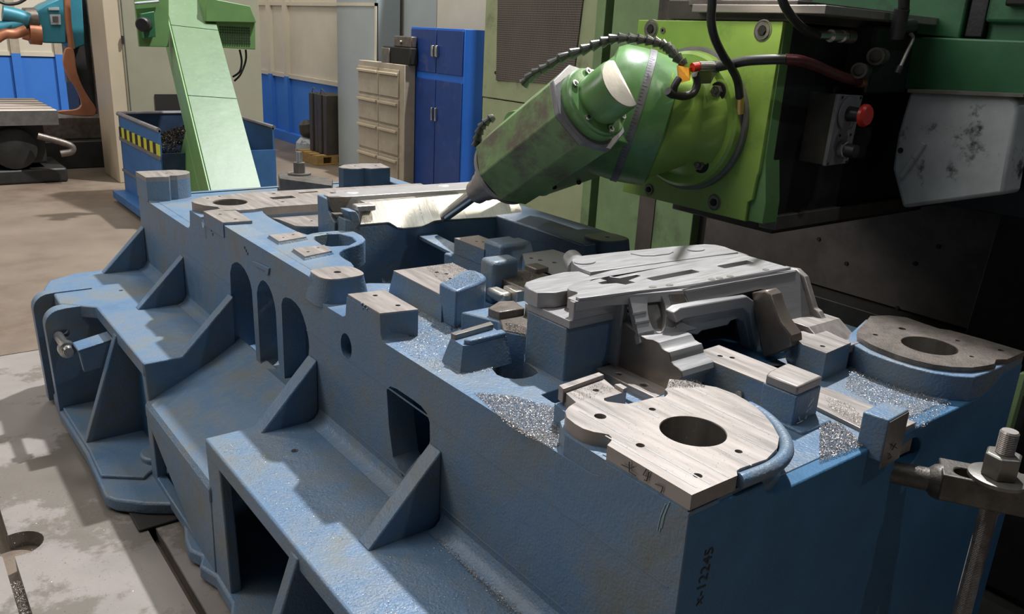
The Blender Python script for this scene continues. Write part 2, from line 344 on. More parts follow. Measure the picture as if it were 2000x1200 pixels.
# shelves and skirt on the long side
cp('shelf', [(0, 1.919), (-0.295, 1.919), (-0.295, 2.555), (-0.36, 2.62), (-0.40, 2.66), (-0.395, 2.80), (-0.42, 2.86), (-0.38, 2.98), (-0.27, 3.05), (0, 3.05)], 'z', -0.462, -0.413, 'cast_blue', (), 0.006)
lathe('bolt_hole', (-0.17, 2.72, -0.42), (0, 0, 1), [(0, 0.008), (0.0075, 0.008)], 'hole_dark', cast, 12)
cp('shelf', [(0, 0.0), (-0.295, 0.0), (-0.295, 1.326), (0, 1.326)], 'z', -0.462, -0.413, 'cast_blue', (), 0.006)
lathe('bolt_hole', (-0.128, 1.142, -0.42), (0, 0, 1), [(0, 0.009), (0.0075, 0.009)], 'hole_dark', cast, 14)
def gus(y0, th, zt=-0.235, xo=-0.176):
    cp('gusset', [(0.0, zt + 0.006), (-0.006, zt), (xo, -0.413), (xo + 0.02, -0.44), (0.0, -0.44)], 'y', y0, y0 + th, 'cast_blue', bevel=0.004)
for y0, th in ((2.985, 0.04), (2.445, 0.04), (0.658, 0.048)): gus(y0, th)
# valley between the two shelves with its sides
cp('valley_side', [(0.0, -0.236), (-0.176, -0.4145), (-0.2935, -0.4145), (-0.286, -0.60), (0.0, -0.50)], 'y', 1.915, 1.960, 'cast_blue')
cp('valley_side', [(0.0, -0.236), (-0.165, -0.4145), (-0.2935, -0.4145), (-0.290, -0.62), (-0.288, -0.84), (-0.262, -0.84), (-0.255, -0.60), (0.0, -0.60)], 'y', 1.275, 1.330, 'cast_blue')
cp('valley_floor', [(0.02, -0.385), (-0.08, -0.445), (-0.19, -0.50), (-0.288, -0.545), (-0.298, -0.56), (-0.298, -0.60), (0.02, -0.47)], 'y', 1.31, 1.93, 'cast_blue')
cp('valley_skirt', [(1.315, -0.56), (1.935, -0.56), (1.935, -0.84), (1.315, -0.84)], 'x', -0.295, -0.262, 'cast_blue', [[(1.885, -0.635), (1.875, -0.80), (1.52, -0.80)]], 0.004)
cp('shelf_post', [(1.235, -0.44), (1.32, -0.44), (1.32, -0.84), (1.20, -0.84)], 'x', -0.292, -0.262, 'cast_blue')
def leg(y0, th=0.036):
    cp('outer_rib', [(-0.298, -0.43), (-0.436, -0.83), (0.0, -0.83), (0.0, -0.43)], 'y', y0, y0 + th, 'cast_blue', bevel=0.004)
for y0 in (2.255, 0.735, 0.15): leg(y0)
# lugs at the far outer corner
def lug(y0, y1, top=-0.4155, xo=-0.462):
    out = [(-0.26, -0.85), (-0.26, top), (-0.385, top)] + arc(xo + 0.06, top - 0.062, 0.06, 90, 180, 8)[0:] + [(xo + 0.012, -0.85)]
    o = cp('lug_plate', out, 'y', y0, y1, 'cast_blue', [circ(-0.40, -0.515, 0.016, 16)], 0.016, seg=3)
lug(2.60, 2.655); lug(2.79, 2.845, -0.408, -0.470)
cp('lug_web', [(-0.20, -0.44), (-0.20, -0.83), (-0.24, -0.83), (-0.24, -0.44)], 'y', 2.0, 3.0, 'cast_blue_dark')
# bracket and jacking bolt in the lug
brk = cp('bracket', [(-0.405, -0.490), (-0.292, -0.468), (-0.285, -0.560), (-0.395, -0.575)], 'y', 2.33, 2.36, 'cast_blue', bevel=0.004)
cp('bracket', [(-0.407, -0.488), (-0.290, -0.466), (-0.290, -0.476), (-0.407, -0.498)], 'y', 2.33, 2.42, 'cast_blue', bevel=0.003)
lathe('jack_bolt', (-0.425, 2.40, -0.515), (0, 1, 0), [(0, 0.016), (0.018, 0.020), (0.02, 0.029), (0.05, 0.029), (0.052, 0.017), (0.24, 0.017)], 'bright_steel', cast, 20)
# foot flange
cp('foot_flange', [(0, 3.02), (-0.43, 3.02), (-0.452, 2.60), (-0.440, 2.20), (-0.450, 1.885), (-0.430, 1.845), (-0.36, 1.775), (-0.285, 1.725), (-0.278, 1.66), (-0.315, 1.52), (-0.322, 1.46), (-0.300, 1.41), (-0.322, 1.37), (-0.300, 1.30), (-0.303, 1.17), (-0.34, 1.08), (-0.40, 1.00), (-0.44, 0.9), (-0.45, 0.5), (-0.45, 0.0), (0, 0)], 'z', -0.862, -0.818, 'cast_blue', bevel=0.008)
cp('raised_step', [(-0.20, 3.0), (-0.425, 3.0), (-0.44, 2.6), (-0.430, 2.20), (-0.436, 2.00), (-0.325, 1.915), (-0.30, 1.94), (-0.20, 2.0)], 'z', -0.83, -0.806, 'cast_blue')
cp('round_boss', circ(-0.235, 2.03, 0.07, 28), 'z', -0.83, -0.785, 'cast_blue', bevel=0.008)
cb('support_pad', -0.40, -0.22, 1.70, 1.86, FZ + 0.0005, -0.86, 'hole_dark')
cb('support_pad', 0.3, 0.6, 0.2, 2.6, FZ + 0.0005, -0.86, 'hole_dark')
cb('rear_shelf', W, W + 0.19, 0.002, 1.2, -0.47, -0.413); cb('rear_skirt', W, W + 0.17, 0.004, 0.08, -0.86, -0.47, 'cast_blue_dark')

# ---- inner walls
def inner_profile(): pass
cp('inner_rib', [(0.90, -0.60), (0.90, -0.066), (1.30, -0.066), (1.30, -0.002), (1.468, -0.002), (1.475, -0.05), (1.49, -0.062), (1.53, -0.064), (1.53, -0.60)], 'x', 0.564, 0.658, 'cast_blue')
cp('rib_strip', [(1.52, -0.064), (1.60, -0.060), (1.735, -0.052), (1.735, -0.066), (1.60, -0.072), (1.52, -0.078)], 'x', 0.59, 0.658, 'cast_blue', bevel=0.002)
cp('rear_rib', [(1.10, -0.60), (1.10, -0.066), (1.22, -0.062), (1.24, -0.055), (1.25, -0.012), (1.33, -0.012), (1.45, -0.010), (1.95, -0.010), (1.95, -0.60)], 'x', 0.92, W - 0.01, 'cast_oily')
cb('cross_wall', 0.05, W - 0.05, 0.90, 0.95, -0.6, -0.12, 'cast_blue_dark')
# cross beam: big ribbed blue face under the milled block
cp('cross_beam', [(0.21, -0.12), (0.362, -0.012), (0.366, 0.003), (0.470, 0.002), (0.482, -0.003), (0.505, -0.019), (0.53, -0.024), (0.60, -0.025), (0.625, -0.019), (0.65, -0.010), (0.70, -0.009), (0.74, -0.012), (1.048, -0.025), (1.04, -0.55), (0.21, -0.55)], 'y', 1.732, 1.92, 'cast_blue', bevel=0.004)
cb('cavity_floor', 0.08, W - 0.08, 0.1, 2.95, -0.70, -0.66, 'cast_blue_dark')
# rear pads
def pad(outline, z0, z1, name='machined_pad', taper=0.0, holes=(), body='cast_blue', cap=0.004, m='steel', bevel=0.002, bb=0.004):
    """blue pedestal with a machined steel cap"""
    if z1 - cap > z0:
        bot = outline
        if taper:
            cx = sum(p[0] for p in outline) / len(outline); cy = sum(p[1] for p in outline) / len(outline)
            bot = [(p[0] + (p[0] - cx) * taper, p[1] + (p[1] - cy) * taper) for p in outline]
        big = [hh for hh in holes if max(p[0] for p in hh) - min(p[0] for p in hh) > 0.04]
        prism('pedestal', bot, 'z', z0, z1 - cap, body, cast, big, 0, outline)
    o = prism(name, outline, 'z', z1 - cap, z1, m, cast, holes, 0)
    for h in holes:
        cx = sum(p[0] for p in h) / len(h); cy = sum(p[1] for p in h) / len(h)
        r = max(p[0] for p in h) - cx
        if r < 0.02: prism('bolt_hole', circ(cx, cy, r * 1.02, 14), 'z', z1 - 0.05, z1 - min(0.012, cap * .9), 'hole_dark', cast)
    return o
h = lambda x, y, r=0.006: circ(x, y, r, 12)
# F3 rounded boss
pad(smooth_poly([(0.004, 1.225), (0.10, 1.222), (0.128, 1.24), (0.125, 1.335), (0.02, 1.338), (0.004, 1.32)], 2), -0.075, 0.0, 'machined_boss', 0.22, [h(0.066, 1.282, 0.010)])
# small flat pads on the upper deck
pad([(0.060, 1.66), (0.156, 1.68), (0.160, 1.748), (0.063, 1.748)], -0.012, 0.0, taper=0.14, holes=[h(0.09, 1.70, .004), h(0.13, 1.72, .004)], cap=0.003)
pad([(0.056, 1.466), (0.150, 1.49), (0.160, 1.563), (0.063, 1.563)], -0.012, 0.0, taper=0.14, holes=[h(0.085, 1.51, .005), h(0.13, 1.54, .004)], cap=0.003)
# pad next to far bore
pad([(-0.003, 1.966), (0.090, 1.957), (0.097, 2.13), (-0.003, 2.155)], -0.05, 0.0, holes=[h(0.03, 2.09), h(0.05, 2.00)], cap=0.003)
# far bore plate
fb = [(0.097, 2.14), (0.106, 2.128), (0.16, 2.125), (0.213, 2.140), (0.414, 2.123), (0.45, 2.19), (0.60, 2.20), (0.95, 2.20), (0.98, 2.36), (0.51, 2.40), (0.30, 2.42), (0.17, 2.415), (0.075, 2.405), (0.035, 2.375), (0.012, 2.335), (0.012, 2.30), (0.03, 2.25), (0.062, 2.21), (0.06, 2.175), (-0.003, 2.16), (0.0, 2.15)]
def rr(x0, y0, x1, y1, r=0.006): return rrect(x0, y0, x1, y1, r, 3)
pad(fb, -0.095, 0.0, 'bore_plate', 0, [circ(0.128, 2.272, 0.060, 36), rr(0.285, 2.26, 0.375, 2.305), rr(0.47, 2.235, 0.53, 2.275), h(0.30, 2.21, .007), h(0.08, 2.37), h(0.13, 2.39, .006), h(0.33, 2.37, .008), rr(0.42, 2.335, 0.50, 2.355, .004), h(0.54, 2.30, .01)], cap=0.028, m='steel')
lathe('bore_sleeve', (0.128, 2.272, -0.09), (0, 0, 1), [(0, 0.0585), (0.086, 0.0585), (0.086, 0.0597), (0, 0.0597)], 'bore_steel', cast, 36)
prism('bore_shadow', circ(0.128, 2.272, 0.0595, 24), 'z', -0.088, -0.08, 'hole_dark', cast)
pad([(0.25, 1.985), (0.262, 1.968), (0.345, 1.93), (0.46, 1.93), (0.46, 2.14), (0.22, 2.14), (0.238, 2.10)], -0.13, -0.038, 'lower_plate', 0, [h(0.33, 2.03), h(0.35, 1.98)], cap=0.006)
# far left end pad (small) and its rear twin
pad([(-0.003, 2.872), (0.082, 2.860), (0.095, 2.885), (0.12, 2.878), (0.16, 2.893), (0.185, 2.92), (0.195, 2.955), (0.19, 2.99), (0.15, 3.02), (0.05, 3.03), (-0.003, 3.03)], -0.10, 0.0, 'machined_pad', 0, [h(0.10, 2.95, .006)], cap=0.018)
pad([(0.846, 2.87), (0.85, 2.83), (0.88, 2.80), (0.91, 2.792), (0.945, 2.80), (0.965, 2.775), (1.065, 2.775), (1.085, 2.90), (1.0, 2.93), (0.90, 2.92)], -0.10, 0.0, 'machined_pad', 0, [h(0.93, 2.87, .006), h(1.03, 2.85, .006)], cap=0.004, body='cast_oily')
# block on the front edge, next to the oval hole
blk = [(0.001, 0.931), (0.093, 0.914), (0.098, 1.085), (0.003, 1.097)]
pad(blk, -0.07, 0.0, 'machined_pad', 0, [h(0.066, 0.962, .0065), h(0.056, 1.055, .0065)], cap=0.004)
# square plate with raised corner block
pad([(0.200, 0.978), (0.256, 0.985), (0.256, 1.065), (0.385, 1.08), (0.392, 1.221), (0.205, 1.228)], -0.068, 0.0, 'machined_pad', 0.10, [h(0.30, 1.16, .006), h(0.315, 1.135, .006), h(0.30, 1.09, .007)], cap=0.004)
cp('corner_block', smooth_poly([(0.198, 0.912), (0.31, 0.955), (0.345, 0.99), (0.345, 1.06), (0.30, 1.05), (0.255, 1.015), (0.198, 0.990)], 1, (0, 6)), 'z', -0.07, 0.030, 'cast_blue', bevel=0.006)
# pads on the inner rib
pad([(0.562, 1.305), (0.655, 1.315), (0.655, 1.468), (0.562, 1.468)], -0.05, 0.0, 'machined_pad', 0, [h(0.60, 1.40, .005), h(0.615, 1.385, .005)], cap=0.003)
cp('corner_block', [(0.566, 1.225), (0.665, 1.225), (0.670, 1.322), (0.575, 1.322), (0.566, 1.31)], 'z', -0.07, 0.030, 'cast_blue', bevel=0.010)
cp('sloping_block', [(1.16, -0.066), (1.30, -0.066), (1.30, 0.028), (1.235, 0.028), (1.22, 0.0), (1.20, -0.03)], 'x', 0.60, 0.69, 'cast_blue', bevel=0.008)
cp('upright_block', [(0.386, 1.02), (0.48, 1.028), (0.486, 1.085), (0.392, 1.090)], 'z', -0.07, 0.050, 'cast_blue', bevel=0.012, seg=3)
pad([(0.56, 0.976), (0.64, 0.94), (0.765, 1.068), (0.758, 1.213), (0.638, 1.213), (0.561, 1.10)], -0.066, 0.0, 'machined_pad', 0.04, [h(0.63, 1.16, .007), h(0.64, 1.13, .008), h(0.66, 1.09, .008)], cap=0.004, m='steel_x')
cp('corner_block', [(0.625, 0.965), (0.65, 0.99), (0.74, 1.0), (0.80, 0.97), (0.80, 0.90), (0.64, 0.91)], 'z', -0.07, 0.018, 'cast_blue', bevel=0.006)
# oily machined steps in the middle
cb('machined_step', 0.42, 0.575, 0.925, 1.075, -0.066, 0.0, 'steel_oily', 0.003)
cb('machined_step', 0.535, 0.58, 1.02, 1.075, -0.01, 0.014, 'steel_oily', 0.003)
cb('step_nose', 0.395, 0.43, 0.925, 0.985, -0.04, -0.004, 'steel_milled', 0.003)
cb('step_nose', 0.362, 0.40, 0.945, 1.02, -0.04, -0.012, 'steel_milled', 0.010)
cp('lower_step', [(0.245, 0.845), (0.25, 0.804), (0.322, 0.80), (0.335, 0.86), (0.30, 0.875)], 'z', -0.10, 0.0, 'steel_oily', bevel=0.003)
cp('step_plate', [(0.215, 0.744), (0.262, 0.657), (0.34, 0.67), (0.33, 0.82), (0.25, 0.804)], 'z', -0.10, -0.018, 'steel_oily', bevel=0.003)
cp('blue_step', [(0.205, 0.90), (0.246, 0.80), (0.215, 0.74), (0.262, 0.655), (0.38, 0.66), (0.40, 0.90)], 'z', -0.30, -0.021, 'cast_blue', bevel=0.004)
cp('wavy_fin', [(0.66, -0.018), (0.66, 0.055), (0.676, 0.092), (0.685, 0.075), (0.705, 0.058), (0.73, 0.055), (0.745, 0.03), (0.775, 0.012), (0.80, 0.012), (0.80, -0.018)], 'x', 0.322, 0.332, 'steel_x', bevel=0)
# rear boss
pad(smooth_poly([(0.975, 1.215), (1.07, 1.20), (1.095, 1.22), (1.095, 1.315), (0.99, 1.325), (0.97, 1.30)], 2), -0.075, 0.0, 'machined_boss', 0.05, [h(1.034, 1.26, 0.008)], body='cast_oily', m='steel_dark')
# clamp pad with two ridges near the front edge
f14 = [(0.071, 0.742), (0.068, 0.690), (0.082, 0.684), (0.184, 0.690), (0.193, 0.762)]
prism('pedestal', [(0.052, 0.75), (0.050, 0.672), (0.075, 0.662), (0.190, 0.672), (0.198, 0.77)], 'z', -0.07, -0.012, 'cast_blue', cast, (), 0, f14)
cp('ridge', [(0.071, 0.742), (0.073, 0.727), (0.186, 0.742), (0.192, 0.762)], 'z', -0.014, 0.0, 'steel_dark', bevel=0.001)
cp('ridge', [(0.075, 0.70), (0.083, 0.684), (0.184, 0.690), (0.187, 0.712), (0.09, 0.706)], 'z', -0.014, -0.001, 'cast_blue', bevel=0.004)
# near bore plate
f1 = [(0.001, 0.0), (0.106, 0.0), (0.117, 0.010), (0.128, 0.012), (0.19, 0.008), (0.238, 0.022), (0.275, 0.045), (0.305, 0.08), (0.325, 0.11), (0.340, 0.14), (0.350, 0.17), (0.355, 0.20), (0.350, 0.24), (0.335, 0.262),
      (0.325, 0.29), (0.300, 0.315), (0.262, 0.288), (0.253, 0.284), (0.250, 0.275), (0.244, 0.268), (0.23, 0.262), (0.209, 0.270), (0.175, 0.272), (0.144, 0.275), (0.120, 0.302), (0.119, 0.309), (0.125, 0.316), (0.183, 0.316), (0.188, 0.330), (0.187, 0.338), (0.176, 0.342),
      (0.187, 0.381), (0.080, 0.372), (0.069, 0.330), (0.045, 0.322), (0.028, 0.312), (0.014, 0.292), (0.009, 0.265), (0.009, 0.245), (0.016, 0.226), (0.026, 0.214), (0.031, 0.205), (0.028, 0.195), (0.020, 0.187), (0.003, 0.179)]
cx1, cy1 = 0.165, 0.139
pad(f1, -0.026, 0.0, 'bore_plate', 0, [circ(cx1, cy1, 0.057, 48), h(0.067, 0.264, .011), h(0.168, 0.236, .0065), h(0.049, 0.150, .0075), h(0.053, 0.033, .0075), h(0.172, 0.049, .0065), h(0.137, 0.350, .0065)], cap=0.026)
prism('pedestal', [(0.001, 0.003), (0.118, 0.003), (0.19, 0.004), (0.25, 0.016), (0.31, 0.06), (0.345, 0.12), (0.362, 0.2), (0.35, 0.25), (0.30, 0.31), (0.19, 0.30), (0.19, 0.388), (0.07, 0.388), (0.06, 0.335), (0.03, 0.325), (0.002, 0.28), (0.002, 0.22), (0.001, 0.18)], 'z', -0.12, -0.0262, 'cast_blue', cast,
      [circ(cx1, cy1, 0.058, 48)], 0, None)
lathe('bore_sleeve', (cx1, cy1, -0.14), (0, 0, 1), [(0, 0.0562), (0.1385, 0.0562), (0.1385, 0.0572), (0, 0.0572)], 'bore_steel', cast, 48)
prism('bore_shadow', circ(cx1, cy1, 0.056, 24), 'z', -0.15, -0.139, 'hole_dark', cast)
# painted lip round the big radius of the near bore plate
tube('painted_lip', [(0.114, 0.001, -0.012), (0.128, -0.001, -0.012), (0.19, -0.002, -0.012), (0.243, 0.010, -0.012), (0.282, 0.034, -0.012), (0.314, 0.07, -0.012), (0.336, 0.105, -0.013), (0.352, 0.14, -0.015), (0.362, 0.17, -0.018)], 0.0125, 'cast_blue', cast)
cp('ridge', [(0.074, 0.371), (0.078, 0.389), (0.187, 0.397), (0.187, 0.382)], 'z', -0.02, 0.009, 'steel', bevel=0.001)
cp('ridge', [(0.176, 0.342), (0.188, 0.338), (0.187, 0.318), (0.174, 0.316)], 'z', -0.004, 0.007, 'steel', bevel=0.001)
# milling tracks (low proud bands) across the near bore plate
for (xa, ya, xb, yb, ww) in ((0.012, 0.225, 0.10, 0.02, .0), ):
    pass
# fine cutter tracks left on the plate
for (xa, ya, yb2) in ((0.022, 0.01, 0.205), (0.048, 0.006, 0.14), (0.048, 0.165, 0.30), (0.088, 0.004, 0.11), (0.088, 0.215, 0.325), (0.150, 0.008, 0.075), (0.150, 0.205, 0.268), (0.215, 0.018, 0.088), (0.215, 0.185, 0.262), (0.268, 0.06, 0.28), (0.31, 0.10, 0.29)):
    prism('cutter_track', [(xa, ya), (xa + 0.003, ya), (xa + 0.003, yb2), (xa, yb2)], 'z', 0.0, 0.0003, 'steel_x', cast)
# tall narrow blocks behind it
bl = [(0.449, 0.386), (0.541, 0.390), (0.541, 0.212), (0.452, 0.200)]
pad(bl, -0.14, 0.0, 'machined_pad', 0, [h(0.49, 0.345, .006), h(0.505, 0.325, .006)], cap=0.003)
cp('tall_block', [(0.447, 0.205), (0.538, 0.215), (0.538, 0.134), (0.447, 0.128)], 'z', -0.13, 0.001, 'cast_blue', bevel=0.003, top=None)
prism('machined_pad', [(0.447, 0.129), (0.538, 0.135), (0.538, 0.215), (0.466, 0.207), (0.447, 0.20)], 'z', 0.001, 0.021, 'steel', cast, (), 0.004)
prism('block_foot', [(0.335, 0.094), (0.276, 0.015)] and [(0.44, 0.10), (0.54, 0.10), (0.55, 0.40), (0.44, 0.40)], 'z', -0.14, -0.06, 'cast_blue', cast, (), 0.004)
lathe('drill_spot', (0.4475, 0.255, -0.045), (-1, 0, 0), [(0, 0.009), (0.003, 0.008)], 'steel', cast, 16)
# block flush with the end face marked with X
cp('marked_block', [(0.500, 0.024), (0.580, 0.028), (0.588, -0.018), (0.506, -0.0235)], 'z', -0.085, 0.0, 'cast_blue', bevel=0.003)
prism('machined_face', [(0.5085, -0.0225), (0.587, -0.0175), (0.587, -0.0195), (0.5085, -0.0247)], 'z', -0.100, -0.004, 'steel_dark', cast)
# low machined strip with chips, running from the end wall inwards
prism('machined_pad', [(0.546, 0.002), (0.675, 0.002), (0.672, 0.20), (0.638, 0.21), (0.568, 0.17)], 'z', -0.12, -0.058, 'steel', cast, (), 0.001)
# square block with machined top under the bridge's right foot
pad([(0.714, 0.296), (0.713, 0.235), (0.827, 0.245), (0.85, 0.33), (0.76, 0.36)], -0.10, 0.0, 'machined_pad', 0, [h(0.745, 0.265, .006)], cap=0.003, m='steel')
# far right bore plate
f16 = [(1.138, 0.001), (1.046, 0.001), (1.022, 0.014), (0.99, 0.004), (0.965, 0.008), (0.92, 0.020), (0.885, 0.045), (0.863, 0.072), (0.850, 0.11), (0.847, 0.15), (0.852, 0.19), (0.858, 0.216), (0.88, 0.26), (0.92, 0.285), (1.0, 0.31), (1.055, 0.33), (1.106, 0.307), (1.130, 0.277), (1.122, 0.227), (1.118, 0.186), (1.132, 0.168), (1.138, 0.10)]
pad(f16, -0.012, 0.0, 'bore_plate', 0, [circ(0.974, 0.139, 0.060, 48), h(1.033, 0.235, .009), h(1.096, 0.035, .007), h(0.99, 0.052, .005), h(1.07, 0.12, .006), h(0.93, 0.245, .006)], cap=0.012, m='steel_oily')  # darker steel here, the shade of ram and column put into the colour
f16b = [(1.139, 0.001), (1.03, 0.001), (0.96, -0.0), (0.90, 0.004), (0.868, 0.03), (0.842, 0.07), (0.832, 0.11), (0.829, 0.15), (0.833, 0.20), (0.86, 0.27), (0.92, 0.30), (1.055, 0.34), (1.139, 0.30)]
prism('pedestal', f16b, 'z', -0.07, -0.012, 'cast_blue', cast, [circ(0.974, 0.139, 0.062, 48)], 0.004)
lathe('bore_sleeve', (0.974, 0.139, -0.12), (0, 0, 1), [(0, 0.0590), (0.1190, 0.0590), (0.1190, 0.0597), (0, 0.0597)], 'bore_steel', cast, 48)
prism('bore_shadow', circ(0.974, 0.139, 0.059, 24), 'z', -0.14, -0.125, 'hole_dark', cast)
# ---- milled block with sloping face being machined
fp = [(0.367, 0.009), (0.470, 0.007), (0.482, 0.002), (0.505, -0.014), (0.53, -0.019), (0.60, -0.020), (0.625, -0.014), (0.65, -0.005), (0.70, -0.004), (0.74, -0.007), (1.05, -0.020)]
bm = bmesh.new()
yb, yt, zt, yk = 1.730, 1.790, 0.066, 1.93
def fpz(x):
    for (a, za), (b, zb) in zip(fp, fp[1:]):
        if a <= x <= b: return za + (zb - za) * (x - a) / (b - a)
rows = []
for (x, z) in fp:
    xt = 0.415 + (x - 0.367) * (1.04 - 0.415) / (1.05 - 0.367)
    rows.append([bm.verts.new((x, yb, z - 0.004)), bm.verts.new((x, yb, z)), bm.verts.new((xt, yt, zt)), bm.verts.new((xt, yt + 0.035, zt)), bm.verts.new((xt, yt + 0.04, zt - 0.012)), bm.verts.new((xt, yk - 0.05, zt - 0.012)), bm.verts.new((xt, yk, -0.06))])
for a, b in zip(rows, rows[1:]):
    for k in range(6): bm.faces.new((a[k], a[k + 1], b[k + 1], b[k]))
bm.faces.new(rows[0]); bm.faces.new(rows[-1]); bm.faces.new([r[0] for r in rows] + [r[-1] for r in reversed(rows)])
bm_obj('milled_block', bm, 'steel_milled', cast, angle=0.2)
prism('block_top', [(0.318, 1.90), (0.322, 1.856), (0.40, 1.838), (1.0, 1.80), (1.0, 1.93), (0.42, 1.955), (0.385, 1.955), (0.366, 1.908)], 'z', 0.0, 0.080, 'steel_x', cast, (), 0.002)
for x in (0.425, 0.80): lathe('lens_boss', (x, 1.905, 0.080), (0, 0, 1), [(0, 0.026), (0.003, 0.020), (0.004, 0.001)], 'steel_x', cast, 20)
prism('slot', rr(0.62, 1.800, 0.80, 1.815, .004), 'z', 0.0, 0.0667, 'hole_dark', cast)
cp('side_step', [(1.895, 0.075), (1.852, 0.074), (1.846, 0.035), (1.82, 0.015), (1.80, 0.005), (1.80, -0.07), (1.93, -0.07), (1.93, 0.075)], 'x', 0.308, 0.345, 'cast_blue', bevel=0.003)
def g(x, y): return (620 + x / 4.545, 340 + y / 4.545)
def xz(yv, *pts): return [(P(1, yv, *g(*p_)).x, P(1, yv, *g(*p_)).z) for p_ in pts]
prism('notch_face', xz(1.838, (108, 207), (305, 205), (250, 300), (232, 352), (150, 357), (112, 290)), 'y', 1.838, 1.86, 'steel_oily', cast)
prism('notch_floor', xz(1.80, (150, 358), (240, 355), (285, 400), (235, 402), (185, 400)), 'y', 1.80, 1.83, 'steel_dark', cast)
prism('channel_strip', xz(1.79, (185, 400), (240, 400), (236, 600), (188, 560)), 'y', 1.79, 1.80, 'steel_oily', cast)
prism('side_step', xz(1.745, (238, 398), (290, 412), (262, 350), (255, 322), (330, 325), (355, 360), (375, 440), (385, 450), (370, 640), (238, 600)), 'y', 1.735, 1.79, 'cast_blue', cast, (), 0.003)
cb('bright_step', 0.366, 0.432, 1.745, 1.79, 0.046, 0.066, 'steel_milled', 0.004)
# ---- steel bridge (machined saddle between the pads)
cb('bridge_pillar', 0.214, 0.36, 0.527, 0.66, -0.40, 0.053, 'cast_blue', 0.004)
prism('bridge_foot', [(0.297, 0.345), (0.36, 0.345), (0.36, 0.518), (0.297, 0.518)], 'z', -0.075, -0.05, 'steel', cast, [h(0.32, 0.47, .007), h(0.325, 0.40, .009)], 0.002)
cb('bridge_foot_body', 0.300, 0.36, 0.347, 0.53, -0.30, -0.076, 'cast_blue_dark')
zt2 = 0.113
# end seat with notch
cb('end_seat', 0.214, 0.345, 0.52, 0.66, 0.053, 0.072, 'steel_x', 0.002)
cb('end_rail', 0.222, 0.345, 0.519, 0.535, 0.070, zt2 - 0.002, 'steel_x', 0.002)
cp('end_seat', smooth_poly([(0.205, 0.60), (0.345, 0.60), (0.40, 0.65), (0.40, 0.72), (0.24, 0.70), (0.205, 0.665)], 1), 'z', 0.072, zt2 - 0.006, 'steel_x', bevel=0.002)
# top plate with slots
cross = [(0.360, 0.585), (0.395, 0.575), (0.405, 0.557), (0.44, 0.56), (0.435, 0.578), (0.49, 0.592), (0.49, 0.604), (0.43, 0.600), (0.415, 0.622), (0.385, 0.618), (0.390, 0.600), (0.360, 0.598)]
tp = [(0.225, 0.517), (0.31, 0.512), (0.36, 0.497), (0.47, 0.468), (0.50, 0.460), (0.87, 0.440), (0.885, 0.45), (0.885, 0.62), (0.60, 0.66), (0.40, 0.655), (0.29, 0.612), (0.262, 0.590), (0.275, 0.560), (0.225, 0.545)]
tp = smooth_poly(tp, 1, (0, 1, 2, 3, 4, 5, 7, 8, 13))
prism('top_plate', tp, 'z', zt2 - 0.022, zt2, 'steel_x', cast, [cross, rr(0.485, 0.548, 0.645, 0.572, .005), rr(0.725, 0.540, 0.845, 0.565, .005)], 0.001)
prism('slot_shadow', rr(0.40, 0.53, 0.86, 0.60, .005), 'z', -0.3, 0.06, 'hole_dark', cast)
# raised rail along the near side of the top
prism('rail', [(0.232, 0.516), (0.36, 0.499), (0.50, 0.475), (0.87, 0.455), (0.87, 0.468), (0.50, 0.489), (0.36, 0.513), (0.232, 0.528)], 'z', zt2, zt2 + 0.006, 'steel_x', cast, (), 0.001)
for q, (x, y) in enumerate(((0.43, 0.500), (0.475, 0.492), (0.60, 0.478), (0.625, 0.476), (0.66, 0.474), (0.79, 0.470))):
    prism('rail_notch', circ(x, y, 0.010, 12, 0.007), 'z', zt2, zt2 + 0.0068, 'steel_dark', cast)
# far part of the bridge with shallow outlines
prism('far_plate', smooth_poly([(0.40, 0.665), (0.885, 0.625), (0.905, 0.70), (0.86, 0.735), (0.50, 0.785), (0.44, 0.78), (0.40, 0.72)], 1, (0, 1)), 'z', 0.05, zt2 + 0.002, 'steel_x', cast, (), 0.001)
prism('raised_outline', smooth_poly([(0.62, 0.70), (0.72, 0.69), (0.725, 0.735), (0.60, 0.755)], 1), 'z', zt2, zt2 + 0.0045, 'steel_x', cast, (), 0.001)
prism('raised_outline', circ(0.80, 0.695, 0.028, 24, 0.018), 'z', zt2, zt2 + 0.0045, 'steel_x', cast)
prism('raised_outline', circ(0.445, 0.735, 0.030, 24, 0.020), 'z', zt2, zt2 + 0.0045, 'steel_x', cast)
lathe('round_pin', (0.49, 0.80, 0.075), (0.4, 0.75, 0.05), [(0, 0.03), (0.085, 0.024), (0.087, 0.0)], 'steel_x', cast, 24)
prism('far_plate', [(0.86, 0.64), (0.93, 0.62), (0.94, 0.70), (0.88, 0.74)], 'z', 0.03, zt2 - 0.01, 'steel_dark', cast, (), 0.004)
box('side_panel', 0.343, 0.350, 0.502, 0.66, -0.05, 0.091, 'steel_x', cast)
